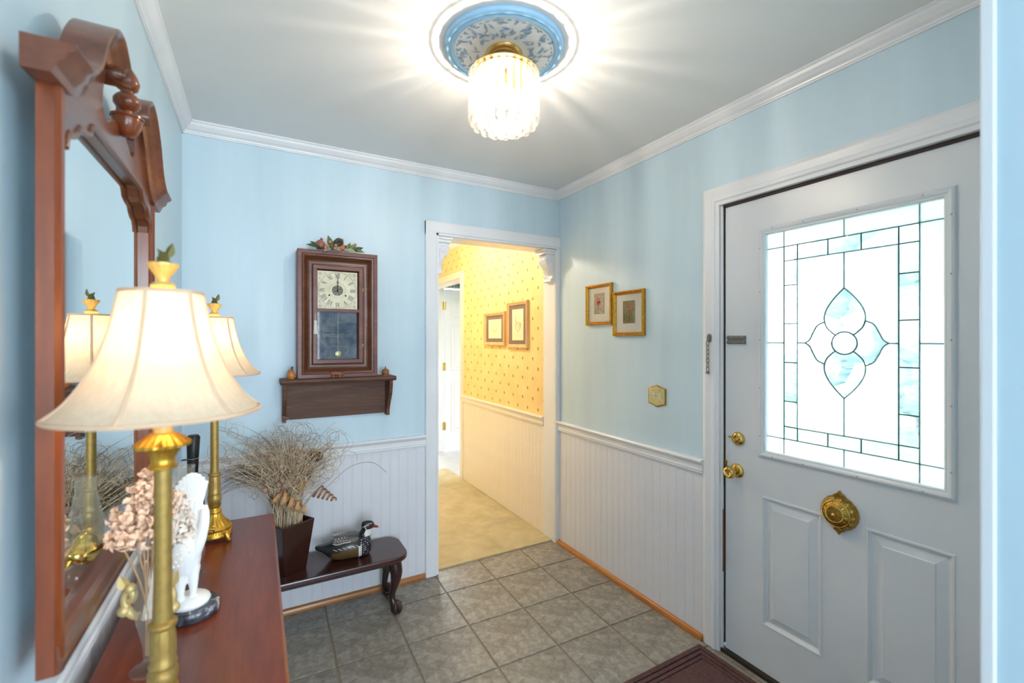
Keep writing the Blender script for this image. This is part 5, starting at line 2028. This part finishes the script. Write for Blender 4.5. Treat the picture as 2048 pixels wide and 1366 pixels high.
MB().lathe([(.0001, 0), (.062, 0), (.064, -.004), (.061, -.010), (.053, -.014), (.053, -.020), (.047, -.024), (.046, -.034), (.040, -.042), (.020, -.046), (.0001, -.047)], 40).obj('canopy', BRL, CL, smooth=True)
MB().lathe([(.0001, -.056), (.060, -.058), (.100, -.064), (.110, -.069), (.108, -.072), (.0001, -.064)], 48, (0, 0, 0), 'Z', lambda k, a: 1 + (.03 * math.cos(24 * a) if k in (3, 4) else 0)).obj('gallery_shade_cap', BRL, CL, smooth=True)  # gold tier widened to keep direct bulb light off the medallion
m = MB()
RZ = -.074
for R in (.119, .098):
    m.tube([(R * math.cos(2 * PI * k / 36), R * math.sin(2 * PI * k / 36), RZ) for k in range(37)], .0022, 6)
for k in range(6):
    a = 2 * PI * k / 6
    m.tube([(.02 * math.cos(a), .02 * math.sin(a), -.046), (.06 * math.cos(a), .06 * math.sin(a), -.058), (.119 * math.cos(a), .119 * math.sin(a), RZ)], .0016, 5)
for R, z in ((.085, -.222), (.050, -.236)):
    m.tube([(R * math.cos(2 * PI * k / 24), R * math.sin(2 * PI * k / 24), z) for k in range(25)], .0014, 5)
for k in range(4):
    a = 2 * PI * k / 4 + .4
    m.tube([(0, 0, -.246), (.05 * math.cos(a), .05 * math.sin(a), -.236), (.085 * math.cos(a), .085 * math.sin(a), -.222), (.098 * math.cos(a), .098 * math.sin(a), RZ)], .0010, 5)
m.obj('ring_frame', BRL, CL, smooth=True)
rod = MB()
tri = [(.0062 * math.cos(a), .0062 * math.sin(a)) for a in (0, 2 * PI / 3, 4 * PI / 3)]
hexp = []
for k in range(3):
    a = 2 * PI * k / 3
    for da in (-.35, .35):
        hexp.append((.0082 * math.cos(a + da), .0082 * math.sin(a + da)))
rod.loft([[(x * .55, y * .55, 0) for x, y in hexp], [(x, y, -.008) for x, y in hexp], [(x, y, -.160) for x, y in hexp], [(x * .15, y * .15, -.172) for x, y in hexp]])
ROD = rod.mesh('crystal_rod', CRYSTAL)
hk = MB().tube([(0, 0, .003), (.002, 0, 0), (0, 0, -.004)], .0008, 5).mesh('hook', BRL)
for R, n, dz, z_ in ((.119, 30, 0, 0), (.098, 22, .003, .008)):
    for k in range(n):
        a = 2 * PI * k / n + (0 if R > .11 else .1)
        o = inst(ROD, 'crystal_rod', CL, (R * math.cos(a), R * math.sin(a), RZ - .002 - z_ * .5), (0, 0, a + PI))
        inst(hk, 'hook', o, (0, 0, .002))
bl_ = MB().ball((0, 0, 0), .0165, 14, 9).mesh('crystal_ball', CRYBALL, True)
for R, n, z in ((.104, 16, -.243), (.078, 13, -.252), (.050, 9, -.262), (.022, 5, -.270), (.088, 13, -.218)):
    for k in range(n):
        a = 2 * PI * k / n + R * 40
        inst(bl_, 'crystal_ball', CL, (R * math.cos(a), R * math.sin(a), z))
b = MB().lathe([(.008, 0), (.009, -.012), (.014, -.022), (.020, -.042), (.020, -.054), (.012, -.070), (.0001, -.075)], 20, (0, 0, -.111)).obj('bulb', BULB, CL, smooth=True)
MB().lathe([(.0001, -.046), (.009, -.046), (.012, -.070), (.012, -.112), (.0001, -.114)], 20).obj('socket', BRL, CL, smooth=True)
point_light('chandelier_bulb_light', (CX, CY, ZC - .0185 - .155), 7.0, (1.0, .86, .70), .005)

# ---- hall ceiling light
HL = thing('hall_ceiling_light', 'flush glass dome light on the hallway ceiling', 'ceiling light', (1.12, 3.55, ZC))
MB().lathe([(.0001, 0), (.13, 0), (.13, -.018), (.12, -.022), (.0001, -.022)], 32).obj('pan', BRL, HL, smooth=True)
MB().lathe([(.118, -.020), (.112, -.050), (.085, -.080), (.04, -.096), (.0001, -.10)], 32).obj('dome', glass_mat('opal_dome_glass', (1, .97, .92), .1, .6), HL, smooth=True)
point_light('hall_bulb_light', (1.12, 3.55, ZC - .15), 14.5, (1.0, .88, .70), .06)
